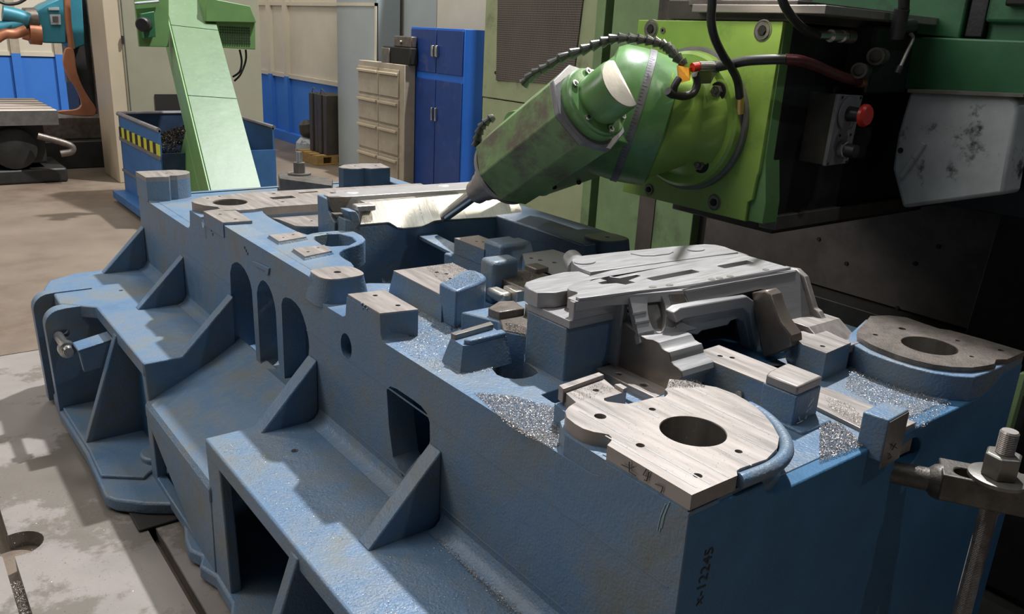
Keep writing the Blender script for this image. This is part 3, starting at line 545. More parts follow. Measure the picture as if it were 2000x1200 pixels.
# left cheek: wavy profile
lc = [(0.50, -0.05), (0.56, -0.05), (0.56, 0.092), (0.497, 0.092)]
prism('cheek_web', [(0.56, -0.05), (0.56, 0.092), (0.515, 0.092), (0.502, -0.05)], 'x', 0.345, 0.375, 'steel_x', cast, (), 0.004)
wav = [(0.56, -0.05), (0.56, 0.060), (0.448, 0.038), (0.43, 0.036), (0.412, 0.040), (0.397, 0.039), (0.386, 0.030), (0.376, 0.028), (0.367, 0.028), (0.362, 0.020), (0.359, 0.011), (0.35, 0.006), (0.338, 0.004), (0.330, 0.0), (0.325, -0.010), (0.345, -0.035), (0.345, -0.05)]
prism('left_cheek', wav, 'x', 0.352, 0.452, 'steel_x', cast, (), 0)
def sheet(name, pts3, outline, th, m, holes=(), parent=None, bevel=0.0, lift=0.0):
    """plate of thickness th lying in the plane through three points"""
    A_, B_, C_ = [Vector(p) for p in pts3]; n = (B_ - A_).cross(C_ - A_).normalized()
    if n.dot(CAM - A_) < 0: n = -n
    ex = (B_ - A_).normalized(); ey = n.cross(ex); A_ = A_ + n * lift
    def loc(q):
        d = R @ Vector(((q[0] - 1000) / F, -(q[1] - 600) / F, -1.0)); p = CAM + d * ((A_ - CAM).dot(n) / d.dot(n)) - A_
        return (p.dot(ex), p.dot(ey))
    bm = bmesh.new(); add_prism(bm, [loc(q) for q in outline], 'z', -th, 0.0, [[loc(q) for q in hh] for hh in holes])
    mt = Matrix(((ex.x, ey.x, n.x, A_.x), (ex.y, ey.y, n.y, A_.y), (ex.z, ey.z, n.z, A_.z), (0, 0, 0, 1)))
    bm.transform(mt); return bm_obj(name, bm, m, parent or cast, bevel)
PC = [(0.352, 0.497, 0.105), (0.50, 0.462, 0.105), (0.352, 0.437, 0.022)]
def ell(cx, cy, rx, ry, tilt, n=24):
    t = math.radians(tilt); return [(cx + rx * math.cos(a) * math.cos(t) - ry * math.sin(a) * math.sin(t), cy + rx * math.cos(a) * math.sin(t) + ry * math.sin(a) * math.cos(t)) for a in [2 * pi * k / n for k in range(n)]]
ov = ell(1283, 609, 18, 42, -8)
sheet('cheek_face', PC, [(1229, 579), (1262, 572), (1334, 565), (1346, 596), (1316, 612), (1316, 622), (1343, 635), (1362, 642), (1320, 652), (1285, 662), (1250, 670), (1243, 635)], 0.016, 'steel_x', [ov])
sheet('oval_pocket', PC, ell(1283, 609, 19, 43, -8), 0.03, 'steel_dark', (), None, 0, -0.016)
for q_ in ([(1235, 612), (1262, 607), (1263, 611), (1236, 616)], [(1240, 630), (1268, 625), (1269, 629), (1241, 634)], [(1246, 652), (1277, 645), (1278, 649), (1247, 656)], [(1306, 568), (1308, 568), (1322, 640), (1320, 640)]):
    sheet('cutter_step', PC, q_, 0.003, 'bright_steel', (), None, 0, 0.0015)
sheet('dark_pocket_face', PC, [(1305, 570), (1332, 567), (1344, 596), (1316, 611)], 0.004, 'steel_brown', (), None, 0, 0.0012)
prism('cheek_side', [(p[0] + 0.0006, p[1]) for p in wav], 'x', 0.3500, 0.3519, 'steel_brown', cast)
# lintel beam and right cheek
PN = [(0.50, 0.460, 0.108), (0.87, 0.440, 0.108), (0.50, 0.405, 0.0)]
sheet('near_slope', PN, [(1334, 565), (1397, 549), (1474, 537), (1555, 528), (1562, 535), (1569, 565), (1581, 589), (1597, 620), (1612, 640), (1585, 650), (1560, 656), (1544, 651), (1530, 635), (1520, 616), (1513, 603), (1509, 585), (1504, 572), (1497, 566), (1485, 565), (1430, 577), (1346, 596), (1343, 584)], 0.012, 'steel_x')
prism('bridge_core', [(0.60, 0.02), (0.60, 0.090), (0.475, 0.090), (0.475, 0.062), (0.50, 0.055), (0.52, 0.02)], 'x', 0.46, 0.885, 'steel_x', cast)
prism('right_cheek', [(0.56, -0.06), (0.56, 0.05), (0.45, 0.06), (0.425, 0.015), (0.42, -0.06)], 'x', 0.785, 0.885, 'steel_x', cast)
for q_ in ([(1544, 634), (1604, 622), (1606, 626), (1546, 639)], [(1556, 650), (1612, 637), (1613, 641), (1558, 655)]): sheet('cutter_step', PN, q_, 0.004, 'bright_steel', (), None, 0, 0.003)
rp2 = [(0.56, -0.03), (0.56, 0.100), (0.45, zt2), (0.425, 0.10), (0.385, 0.030), (0.372, 0.026), (0.36, 0.012), (0.335, 0.008), (0.325, -0.01), (0.29, -0.02), (0.29, -0.03)]
prism('end_flange', rp2, 'x', 0.885, 0.905, 'steel', cast, [circ(0.475, 0.045, 0.02, 16, 0.03)], 0.003)
prism('foot_block', [(0.29, -0.02), (0.34, 0.012), (0.40, 0.012), (0.40, -0.03), (0.25, -0.03), (0.25, -0.01)], 'x', 0.80, 0.93, 'steel', cast, (), 0.002)
# stepped frame of the opening and the inner block beside it
def yv(y, pts): return [(P(1, y, *q_).x, P(1, y, *q_).z) for q_ in pts]
prism('opening_frame', yv(0.425, [(1316, 612), (1330, 602), (1460, 579), (1474, 589), (1490, 698), (1479, 698), (1465, 615), (1452, 603), (1335, 624), (1322, 632)]), 'y', 0.425, 0.452, 'steel_x', cast, (), 0.003)
prism('opening_frame', yv(0.440, [(1322, 650), (1333, 622), (1452, 598), (1468, 613), (1481, 698), (1469, 696), (1455, 630), (1441, 623), (1427, 628), (1422, 636), (1371, 647), (1362, 655)]), 'y', 0.440, 0.470, 'steel_x', cast, (), 0.003)
ib = [(P(0, 0.70, *q_).y, P(0, 0.70, *q_).z) for q_ in [(1467, 572), (1495, 567), (1505, 577), (1513, 603), (1525, 630), (1544, 656), (1546, 677), (1520, 691), (1490, 698), (1470, 600)]]
prism('inner_block', ib, 'x', 0.70, 0.745, 'steel_brown', cast, (), 0.004)
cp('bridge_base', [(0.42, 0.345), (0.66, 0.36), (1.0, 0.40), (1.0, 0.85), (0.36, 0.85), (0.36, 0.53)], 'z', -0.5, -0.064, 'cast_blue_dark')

# ---- writing on the casting
def text(name, s, size, m, origin, xdir, ydir, parent, sx=1.0):
    cu = bpy.data.curves.new(name, 'FONT'); cu.body = s; cu.size = size; cu.extrude = 0.0004; cu.space_character = 1.05
    o = bpy.data.objects.new(name, cu); C.objects.link(o)
    dg = bpy.context.evaluated_depsgraph_get(); me = bpy.data.meshes.new_from_object(o.evaluated_get(dg))
    C.objects.unlink(o); bpy.data.objects.remove(o)
    o = bpy.data.objects.new(name, me); C.objects.link(o); me.materials.clear(); me.materials.append(M[m])
    x = Vector(xdir).normalized() * sx; y = Vector(ydir).normalized(); z = x.cross(y).normalized()
    mw = Matrix(((x.x, y.x, z.x, origin[0]), (x.y, y.y, z.y, origin[1]), (x.z, y.z, z.z, origin[2]), (0, 0, 0, 1)))
    me.transform(mw); o.parent = parent; return o
text('handwriting', 'x-12245', 0.030, 'ink', (0.062, -0.0015, -0.215), (0.10, 0, 1), (-1, 0, 0.1), cast)
def strokes(name, lines, m, r=0.0008):
    bm = bmesh.new()
    for l in lines: add_tube(bm, [Vector(p) for p in l], r, 6)
    return bm_obj(name, bm, m, cast)
def onx(pts, x=-0.0006): return [tuple(P(0, x, *q)) for q in pts]
def ony(pts, y=-0.0006): return [tuple(P(1, y, *q)) for q in pts]
strokes('handwriting', [onx([(1214, 908), (1230, 915), (1238, 913)]), onx([(1229, 902), (1229, 922), (1242, 930)]), onx([(1263, 916), (1256, 928), (1268, 932)]), onx([(1268, 921), (1263, 940), (1258, 938)]), onx([(1280, 946), (1295, 951), (1291, 963)])], 'ink', 0.0009)
strokes('paint_scrape', [onx([(1300 + a, 985 + b), (1290 + a, 1010 + b), (1284 + a, 1036 + b)]) for a, b in ((0, 0), (4, 3), (8, -4))], 'paint_scrape', 0.0009)
prism('foundry_mark', [tuple(P(0, 0, *q_)[1:]) for q_ in ((500, 511), (528, 524), (526, 538), (521, 536), (521, 530), (503, 521), (494, 510))], 'x', -0.005, 0.004, 'cast_blue', cast, (), 0.002)
for q_ in ((413, 450), (416, 458), (481, 490), (484, 496), (478, 484)): lathe('casting_pit', P(0, 0.0, *q_), (-1, 0, 0), [(-0.004, 0.006), (0.0006, 0.005)], 'hole_dark', cast, 7)
for q_ in ((706, 594), (712, 598), (717, 604), (709, 603)): lathe('foundry_mark', P(0, 0.0, *q_), (-1, 0, 0), [(-0.004, 0.004), (0.002, 0.0025)], 'cast_blue', cast, 7)
b2 = lambda pts: [tuple(P(1, 0.1262, *q)) for q in pts]
strokes('chalk_mark', [b2([(1560, 815), (1566, 832)]), b2([(1556, 828), (1568, 822)]), b2([(1566, 838), (1575, 848)]), b2([(1575, 838), (1566, 850)]), b2([(1571, 832), (1573, 827)]), b2([(1573, 818), (1576, 812)]), b2([(1575, 806), (1579, 800)]), b2([(1578, 795), (1590, 778)]), b2([(1581, 800), (1586, 794)])], 'chalk', 0.0009)
mk = lambda pts: [tuple(P(1, -0.0246, *q)) for q in pts]
strokes('handwriting', [mk([(1740, 868), (1752, 876)]), mk([(1750, 866), (1742, 880)]), mk([(1737, 886), (1741, 893), (1735, 897)])], 'ink', 0.0009)

# ================================================================== milling machine
mill = thing('milling_machine', 'green horizontal milling machine with swivel head cutting the blue casting', 'machine', (2.2, 1.2, FZ))
def mp(name, *a, **k): return prism(name, *a, parent=mill, **k)
def mb(name, x0, x1, y0, y1, z0, z1, m, bevel=0.004): return box(name, x0, x1, y0, y1, z0, z1, m, mill, bevel)
XP = 1.30
# ram
mb('ram', XP + 0.05, 2.7, 0.885, 1.46, 0.115, 0.695, 'oily_black', 0.006)
mb('ram_way', XP + 0.09, 2.5, 0.868, 0.93, 0.070, 0.118, 'steel_dark', 0.003)
mb('ram_underside', XP + 0.2, 2.5, 0.95, 1.40, 0.03, 0.116, 'brown_guard', 0.004)
mp('face_plate', [(0.886, 0.700), (1.471, 0.694), (1.471, 0.098), (0.92, 0.098), (0.92, 0.16), (0.905, 0.17), (0.90, 0.245), (0.895, 0.26)], 'x', XP, XP + 0.055, 'plate_green', holes=(), bevel=0.002)
mp('plate_edge', [(0.886, 0.70), (0.886, 0.30), (0.862, 0.17), (0.862, 0.10), (0.92, 0.10), (0.92, 0.70)], 'x', XP + 0.012, XP + 0.085, 'machine_green', bevel=0.002)
def cap_bolt(y, z, r=0.026, x=XP, parent=mill):
    o = lathe('cap_bolt', (x + 0.004, y, z), (-1, 0, 0), [(0, r * 1.25), (0.0045, r * 1.25), (0.005, r * 1.12), (0.003, r), (0.008, r * 0.97), (0.008, r * 0.58), (-0.006, r * 0.5), (-0.006, 0.0)], 'steel_dark', parent, 24)
    lathe('bolt_socket', (x, y, z), (-1, 0, 0), [(0.0, r * 0.55), (0.0086, r * 0.55)], 'hole_dark', o, 6)
    return o
cap_bolt(0.952, 0.673); cap_bolt(1.407, 0.666); cap_bolt(1.049, 0.136, 0.022); cap_bolt(1.340, 0.128, 0.018)
lathe('small_screw', (XP, 1.352, 0.663), (-1, 0, 0), [(0, 0.010), (0.004, 0.010), (0.004, 0.005), (0.0, 0.004), (0, 0)], 'steel_dark', mill, 16)
# swivel flange on the plate
cy0, cz0, rad0 = 1.185, 0.388, 0.222
lathe('swivel_ring', (XP + 0.002, cy0, cz0), (-1, 0, 0), [(0, rad0 + 0.008), (0.020, rad0 + 0.008), (0.022, rad0 - 0.004)], 'grey_box', mill, 64)
lathe('swivel_flange', (XP - 0.015, cy0, cz0), (-1, 0, 0), [(0, rad0 - 0.004), (0.028, rad0 - 0.006), (0.036, rad0 - 0.016)], 'plate_green', mill, 64)
# neck: loft from flange to swivel drum
RC = P(1, 1.30, 1236, 228)       # centre of the graduated ring
u = Vector((-0.70, 0.68, 0.215)).normalized()
def loft(name, sects, m, n=48, angle=0.6):
    bm = bmesh.new(); prev = None
    for (c, d, rx, ry, pw) in sects:
        x, y, dd = frame(d); ring = []
        for k in range(n):
            a = 2 * pi * k / n; ca, sa = math.cos(a), math.sin(a)
            q = (abs(ca) ** pw + abs(sa) ** pw) ** (-1 / pw)
            ring.append(bm.verts.new(Vector(c) + x * rx * ca * q + y * ry * sa * q))
        if prev:
            for k in range(n): bm.faces.new((prev[k], prev[(k + 1) % n], ring[(k + 1) % n], ring[k]))
        else: bm.faces.new(ring)
        prev = ring
    bm.faces.new(prev); return bm_obj(name, bm, m, mill, angle=angle)
c0 = Vector((XP - 0.04, cy0, cz0)); c1 = RC - u * 0.07
loft('neck', [(c0 + Vector((0.03, 0, 0)), (-1, 0, 0), 0.205, 0.205, 2), (c0, (-1, 0.05, 0), 0.19, 0.19, 2), (c0.lerp(c1, .25), (-1, .25, .1), 0.155, 0.150, 2.6), (c0.lerp(c1, .55), (-1, .55, .15), 0.165, 0.165, 3), (c1, u, 0.20, 0.20, 2.4)], 'plate_green')
lathe('swivel_drum', RC - u * 0.105, u, [(0, 0.185), (0.01, 0.208), (0.09, 0.216), (0.105, 0.217), (0.135, 0.217), (0.19, 0.213), (0.215, 0.198), (0.225, 0.16)], 'machine_green', mill, 64)
lathe('graduated_ring', RC - u * 0.012, u, [(0, 0.2165), (0.001, 0.2195), (0.023, 0.2195), (0.024, 0.2165)], 'grey_box', mill, 72)
# ticks on the ring
bm = bmesh.new(); x_, y_, d_ = frame(u)
for k in range(120):
    a = 2 * pi * k / 120; r_ = x_ * math.cos(a) + y_ * math.sin(a); t_ = -x_ * math.sin(a) + y_ * math.cos(a)
    ln = 0.010 if k % 5 else 0.017; c = RC + r_ * 0.2198 + u * (0.012 - ln / 2 - 0.002) - u * 0.0
    v = [bm.verts.new(c + t_ * s * 0.0006 + u * q * ln / 2 + r_ * 0.0003) for s, q in ((-1, -1), (1, -1), (1, 1), (-1, 1))]
    bm.faces.new(v)
o = bm_obj('scale_ticks', bm, 'ink', mill); o['kind'] = 'stuff'
# bolts around the neck (hex on round washers)
def hexbolt(p, d, r, parent, m='steel_dark'):
    o = lathe('hex_bolt', p, d, [(0, r * 1.5), (0.004, r * 1.5), (0.005, r * 1.42)], 'hole_dark', parent, 24)
    lathe('bolt_head', Vector(p) + Vector(d).normalized() * 0.004, d, [(0, r), (0.012, r), (0.014, r * 0.85)], m, o, 6)
    lathe('stud_end', Vector(p) + Vector(d).normalized() * 0.016, d, [(0, r * 0.5), (0.012, r * 0.5), (0.013, r * .4)], m, o, 12)
    return o
for (px, py) in ((1403, 178), (1370, 321)):
    p = P(0, XP - 0.055, px, py); lathe('bolt_pocket', p + Vector((0.05, 0, 0)), (-1, 0, 0), [(0, 0.036), (0.046, 0.036), (0.048, 0.030), (0.048, 0)], 'plate_green', mill, 28)
    hexbolt(p, (-1, -0.1, 0), 0.019, mill)
# spindle housing: octagonal body
T = Vector((0.68, 1.722, 0.004))
SP = P(1, 1.07, 1158, 205)
s_ = (SP - T).normalized(); LT = (SP - T).length
def oct_loft(name, secs, m, rot=pi / 8):
    bm = bmesh.new(); x, y, d = frame(s_); prev = None
    for (t, r, off) in secs:
        c = T + s_ * t + y * off
        ring = [bm.verts.new(c + (x * math.cos(rot + k * pi / 4) + y * math.sin(rot + k * pi / 4)) * r) for k in range(8)]
        if prev:
            for k in range(8): bm.faces.new((prev[k], prev[(k + 1) % 8], ring[(k + 1) % 8], ring[k]))
        else: bm.faces.new(ring)
        prev = ring
    bm.faces.new(prev); return bm_obj(name, bm, m, mill, 0.003, 2, 0.3)
OR = 0.12
body = oct_loft('spindle_housing', [(0.385, 0.120, 0), (0.393, 0.127, 0), (0.50, 0.130, 0), (LT - 0.03, 0.132, 0)], 'machine_green_worn', OR)
oct_loft('housing_end_plate', [(LT - 0.03, 0.134, 0), (LT - 0.012, 0.134, 0)], 'grey_box', OR)
fl_ = lathe('end_flange', T + s_ * (LT - 0.012), s_, [(0, 0.106), (0.026, 0.106), (0.028, 0.102), (0.036, 0.100), (0.037, 0.095)], 'machine_green', mill, 48)
xx, yy, _ = frame(s_)
for a in (35, 145, 215, 270, 325, 90):
    c = T + s_ * (LT + 0.023) + (xx * math.cos(math.radians(a)) + yy * math.sin(math.radians(a))) * 0.088
    o = lathe('socket_screw', c, s_, [(0, 0.010), (0.008, 0.010)], 'bright_steel', fl_, 16); lathe('screw_socket', c + s_ * 0.0005, s_, [(0, 0.005), (0.0082, 0.005)], 'hole_dark', fl_, 6) if False else None
    lathe('screw_socket', c, s_, [(0, 0.0055), (0.0085, 0.0055)], 'hole_dark', fl_, 6)
cap_o = lathe('motor_cap', T + s_ * (LT + 0.02), s_, [(0, 0.074), (0.085, 0.073), (0.094, 0.070)], 'machine_green', mill, 48)
cap_f = lathe('cap_face', T + s_ * (LT + 0.1135), s_, [(0, 0.069), (0.0015, 0.068)], 'steel_dark', mill, 48)
cut_n = (R @ Vector((95, 50, 0))).normalized(); cut_p = P(1, 0.96, 1228, 165)
for o in (cap_o, cap_f):
    bm = bmesh.new(); bm.from_mesh(o.data)
    r_ = bmesh.ops.bisect_plane(bm, geom=bm.verts[:] + bm.edges[:] + bm.faces[:], plane_co=cut_p, plane_no=cut_n, clear_outer=True)
    bmesh.ops.holes_fill(bm, edges=[e for e in bm.edges if e.is_boundary], sides=0)
    bm.to_mesh(o.data); bm.free()
# saddle carrying the housing to the drum
cA = T + s_ * (LT * 0.62)
def hull(name, pts, m, bevel=0.004):
    bm = bmesh.new()
    for p in pts: bm.verts.new(p)
    r = bmesh.ops.convex_hull(bm, input=bm.verts[:]); bmesh.ops.delete(bm, geom=[g for g in r['geom_interior'] if isinstance(g, bmesh.types.BMVert)], context='VERTS')
    bmesh.ops.dissolve_limit(bm, angle_limit=0.05, verts=bm.verts[:], edges=bm.edges[:])
    return bm_obj(name, bm, m, mill, bevel, 2, 0.3)
lo = [P(1, 1.58, 1022, 386), P(1, 1.14, 1172, 264), P(1, 1.66, 1062, 383), P(1, 1.30, 1222, 328), P(1, 1.16, 1240, 285)]
hull('housing_base', lo + [p + Vector((0.02, 0.06, 0.10)) for p in lo], 'machine_green')
for q_ in ((1083, 366), (1113, 337), (1131, 357), (1139, 339)):
    pp = P(1, 1.42, *q_); lathe('base_screw', pp, (-0.3, -0.8, -0.5), [(-0.02, 0.008), (0.002, 0.008)], 'hole_dark', mill, 10)
loft('knuckle', [(RC + u * 0.10, u, 0.19, 0.19, 2.2), (RC.lerp(cA, 0.55) + u * 0.03, (u + s_ * -0.2), 0.15, 0.15, 3), (cA, (cA - RC), 0.12, 0.13, 3)], 'machine_green')
under = T + s_ * (LT * 0.55) + Vector((0.07, -0.02, -0.12))
# nose, collet and cutter
lathe('spindle_nose', T + s_ * 0.225, s_, [(-0.02, 0.032), (-0.014, 0.040), (0.03, 0.044), (0.032, 0.050), (0.065, 0.054), (0.067, 0.062), (0.10, 0.068), (0.115, 0.090), (0.14, 0.112), (0.162, 0.118)], 'steel', mill, 40)
lathe('tool_shank', T + s_ * 0.028, s_, [(0, 0.0200), (0.21, 0.0235)], 'bright_steel', mill, 28)
cut = lathe('cutter', T, s_, [(0.0, 0.006), (0.004, 0.012), (0.012, 0.017), (0.03, 0.020)], 'bright_steel', mill, 24)
for k in range(2):
    a = k * pi + .6; c = T + s_ * 0.014 + (xx * math.cos(a) + yy * math.sin(a)) * 0.013
    lathe('insert', c, xx * math.cos(a) + yy * math.sin(a), [(0, 0.009), (0.005, 0.008)], 'copper', cut, 3)
# underside screws of the housing
for (px, py) in ((1083, 362), (1113, 334), (1178, 286), (1139, 354)):
    pass
# lifting hook
hc = P(1, 1.12, 1335, 165)
R2 = Vector((R[0][0], R[1][0], R[2][0])); 
def hk(px, py, y=1.06): return P(1, y, px, py)
tube('lifting_hook', [hk(1304, 178), hk(1312, 184), hk(1322, 186), hk(1336, 188), hk(1352, 183), hk(1360, 170), hk(1362, 155), hk(1358, 145)], 0.0125, 'rubber', mill, 6, 14)
tube('hook_eye', [hk(1316, 182), hk(1317, 170), hk(1322, 160), hk(1326, 154)], 0.011, 'rubber', mill, 6, 14)
# corrugated coolant hose over the head
crv = [(1338, 128), (1322, 112), (1310, 98), (1296, 88), (1270, 80), (1240, 76), (1205, 75), (1175, 83), (1140, 97), (1100, 112), (1065, 133), (1040, 147), (1022, 165)]
pts = [P(1, 1.08 + 0.026 * k, *q) for k, q in enumerate(crv)]
path = spline(pts, 11)
def corr(p, rr0, parent, name='corrugated_hose', per=6):
    bm = bmesh.new(); add_tube(bm, p, (lambda k: rr0 * (0.72 + 0.50 * ((k % per) / (per - 1.0)))), 14)
    return bm_obj(name, bm, 'corrugated_black', parent, angle=0.3)
corr(path, 0.0145, mill)
pts2 = [P(1, 1.42 + 0.01 * k, *q) for k, q in enumerate([(965, 228), (950, 238), (940, 250), (934, 268), (930, 285)])]
corr(spline(pts2, 9), 0.0125, mill)
# tape, red clip and fittings near the hook
q4 = [hk(1325, 128, 1.07), hk(1349, 133, 1.07), hk(1348, 157, 1.05), hk(1328, 162, 1.05)]
bm = bmesh.new(); va = [bm.verts.new(p) for p in q4]; vb = [bm.verts.new(p + Vector((0.006, 0.012, 0))) for p in q4]
bm.faces.new(va); bm.faces.new(vb)
for k in range(4): bm.faces.new((va[k], va[(k + 1) % 4], vb[(k + 1) % 4], vb[k]))
bm_obj('orange_tape', bm, 'orange_tape', mill)
tube('red_clip', [hk(1352, 132, 1.06), hk(1364, 130, 1.055)], 0.014, 'red_plastic', mill, 2, 12)
tube('hose_fitting', [hk(1364, 130, 1.055), hk(1394, 130, 1.04)], 0.0155, 'bright_steel', mill, 2, 14)
tube('hose_fitting', [hk(1394, 130, 1.04), hk(1402, 130, 1.035)], 0.020, 'steel_dark', mill, 2, 6)
q4 = [hk(1364, 140, 1.06), hk(1402, 136, 1.06), hk(1388, 163, 1.06), (hk(1366, 164, 1.06))]
bm = bmesh.new(); va = [bm.verts.new(p) for p in q4]; vb = [bm.verts.new(p + Vector((0.006, 0.014, 0))) for p in q4]
bm.faces.new(va); bm.faces.new(vb)
for k in range(4): bm.faces.new((va[k], va[(k + 1) % 4], vb[(k + 1) % 4], vb[k]))
bm_obj('hose_bracket', bm, 'steel_dark', mill)
# hoses
def hose(name, pxs, r, m, parent=mill): return tube(name, [P(1, y, px, py) for (px, py, y) in pxs], r, m, parent, 8, 16)
hose('hydraulic_hose', [(1391, -60, 0.90), (1391, 0, 0.92), (1389, 40, 0.93), (1396, 75, 0.94), (1412, 108, 0.95), (1430, 135, 0.96), (1441, 160, 0.97), (1445, 195, 0.975)], 0.0125, 'rubber')
hose('hose_ferrule', [(1445, 190, 0.975), (1444, 222, 0.976)], 0.0135, 'brass'); hose('hose_ferrule', [(1444, 222, 0.976), (1443, 262, 0.977)], 0.0095, 'steel_dark')
hose('hydraulic_hose', [(1515, -60, 0.80), (1528, 0, 0.80), (1548, 35, 0.80), (1572, 58, 0.80), (1597, 70, 0.80)], 0.0125, 'rubber')
hose('hose_ferrule', [(1594, 69, 0.80), (1625, 70, 0.80)], 0.012, 'bright_steel'); hose('hose_ferrule', [(1622, 70, 0.80), (1634, 70, 0.80)], 0.018, 'bright_steel')
hose('hose_ferrule', [(1634, 70, 0.80), (1662, 72, 0.80)], 0.0155, 'bright_steel'); hose('hose_ferrule', [(1643, 71, 0.80), (1648, 71, 0.80)], 0.019, 'bright_steel'); hose('hose_ferrule', [(1650, 71, 0.80), (1664, 72, 0.80)], 0.019, 'steel_dark')
hose('hydraulic_hose', [(1400, 131, 1.035), (1425, 126, 0.98), (1460, 119, 0.92), (1510, 116, 0.85), (1535, 116, 0.82)], 0.0145, 'rubber')
hose('red_hose', [(1533, 116, 0.822), (1560, 118, 0.80), (1590, 127, 0.79), (1620, 140, 0.79), (1650, 152, 0.80), (1676, 160, 0.81)], 0.0155, 'red_hose')
hose('hose_ferrule', [(1673, 160, 0.81), (1692, 163, 0.82)], 0.0155, 'copper'); hose('hose_ferrule', [(1692, 163, 0.82), (1740, 168, 0.83)], 0.018, 'oily_black')
# ports and valve with lever
def port(px, py, r, y=0.78):
    p = P(1, y, px, py); d = (CAM - p).normalized() * 0.4 + Vector((-0.9, -0.25, 0.0)); d.normalize()
    o = lathe('port', p - d * 0.10, d, [(0, r * 0.95), (0.05, r), (0.06, r * 0.95), (0.10, r), (0.10, r * 0.72), (0.085, r * 0.7), (0.085, 0)], 'steel_dark', mill, 24)
port(1710, 110, 0.027); port(1677, 138, 0.024)
mb('manifold', 1.66, 1.92, 0.80, 0.90, 0.50, 0.71, 'oily_black', 0.01)
hose('valve_body', [(1766, -10, 0.70), (1765, 18, 0.70)], 0.016, 'oily_black'); hose('valve_body', [(1762, 18, 0.70), (1750, 75, 0.71)], 0.022, 'oily_black')
hose('valve_body', [(1752, 55, 0.71), (1782, 50, 0.70)], 0.020, 'oily_black')
hose('valve_lever', [(1778, 66, 0.68), (1783, 76, 0.675), (1770, 105, 0.67), (1755, 138, 0.665)], 0.0055, 'steel_dark'); hose('valve_lever_grip', [(1758, 130, 0.665), (1752, 144, 0.665)], 0.009, 'oily_black')
# saddle housings
mb('saddle', 1.90, 2.55, 0.20, 0.885, 0.520, 0.685, 'saddle_green', 0.006)
mp('saddle', [(1.20, 0.722), (1.215, 0.78), (1.10, 1.3), (0.66, 1.3), (0.66, 0.682), (1.0, 0.712)], 'x', 1.91, 2.56, 'saddle_green', bevel=0.006)
mb('saddle', 1.95, 2.55, 0.15, 0.60, 0.675, 1.3, 'saddle_green', 0.006)
mb('dark_strip', 1.925, 1.96, 0.60, 0.655, 0.69, 1.3, 'oily_black')
mb('saddle_cover', 1.92, 1.96, 0.35, 0.60, 0.735, 1.2, 'saddle_green', 0.01); mb('black_fitting', 1.89, 1.93, 0.47, 0.54, 0.78, 0.84, 'oily_black', 0.008)
mb('saddle_back', 2.0, 2.58, 0.15, 1.5, 0.15, 0.70, 'oily_black')
# plates above the ram
mb('ram_top_block', XP + 0.02, 2.1, 0.86, 1.36, 0.70, 0.76, 'brown_guard', 0.003)
mp('top_cover', [(XP - 0.02, 0.74), (XP - 0.02, 1.22), (1.62, 1.28), (2.0, 1.28), (2.0, 0.74)], 'z', 0.722, 0.745, 'steel', bevel=0.002)
lathe('round_flange', (XP + 0.14, 1.22, 0.745), (0, 0, 1), [(0, 0.13), (0.04, 0.13), (0.042, 0.125), (0.05, 0.125)], 'steel_dark', mill, 48)
# emergency stop box
eb = prism('stop_box', [(p_.x, p_.z) for p_ in (P(1, 0.790, 1637, 184), P(1, 0.790, 1683, 187), P(1, 0.790, 1653, 318), P(1, 0.790, 1611, 324))], 'y', 0.79, 0.888, 'box_brown', mill, (), 0.004)
ebf = []
prism('control_face', [(p_.x, p_.z) for p_ in (P(1, 0.776, 1640, 184), P(1, 0.776, 1686, 187), P(1, 0.776, 1656, 319), P(1, 0.776, 1613, 325))], 'y', 0.776, 0.790, 'grey_box', eb, (), 0.002)
eb2 = None
cE = P(1, 0.774, 1655, 222)
lathe('button_plate', cE, (0, -1, 0), [(0, 0.050), (0.004, 0.050), (0.006, 0.044)], 'grey_box', eb, 32)
lathe('button_collar', cE, (0, -1, 0), [(0.004, 0.024), (0.02, 0.022), (0.05, 0.020)], 'oily_black', eb, 24)
lathe('stop_button', cE, (0, -1, 0), [(0.046, 0.024), (0.052, 0.034), (0.062, 0.034), (0.070, 0.028), (0.072, 0.0)], 'red_plastic', eb, 32)
cK = P(1, 0.774, 1643, 292)
lathe('selector_collar', cK, (0, -1, 0), [(0, 0.027), (0.018, 0.027), (0.02, 0.023)], 'bright_steel', eb, 24)
lathe('selector_knob', cK, (0, -1, 0), [(0.018, 0.022), (0.05, 0.020), (0.052, 0.016)], 'rubber', eb, 20)
for (px, py) in ((1645, 190), (1681, 191), (1616, 320), (1653, 316), (1640, 265), (1661, 263)):
    c = P(1, 0.776, px, py); lathe('screw', c, (0, -1, 0), [(0, 0.004), (0.003, 0.004)], 'hole_dark', eb, 10)
# worn white cover
cov = [tuple(P(0, 1.78, *q)[1:]) for q in ((1776, 180), (1972, 187), (1990, 200), (1960, 380), (1762, 407), (1742, 330), (1752, 262))]
prism('worn_cover', cov, 'x', 1.78, 1.90, 'white_cover', mill, (), 0.012)
tube('cover_dent', [P(0, 1.779, 1760, 345), P(0, 1.779, 1782, 315), P(0, 1.779, 1805, 280)], 0.010, 'white_cover', mill, 6, 12)
lathe('cover_screw', P(0, 1.778, 1759, 294), (-1, 0, 0), [(0, 0.009), (0.002, 0.009)], 'hole_dark', mill, 12)
prism('cover_lip', [tuple(P(0, 1.77, *q)[1:]) for q in ((1774, 174), (2000, 184), (2000, 190), (1774, 181))], 'x', 1.765, 1.92, 'steel_dark', mill)
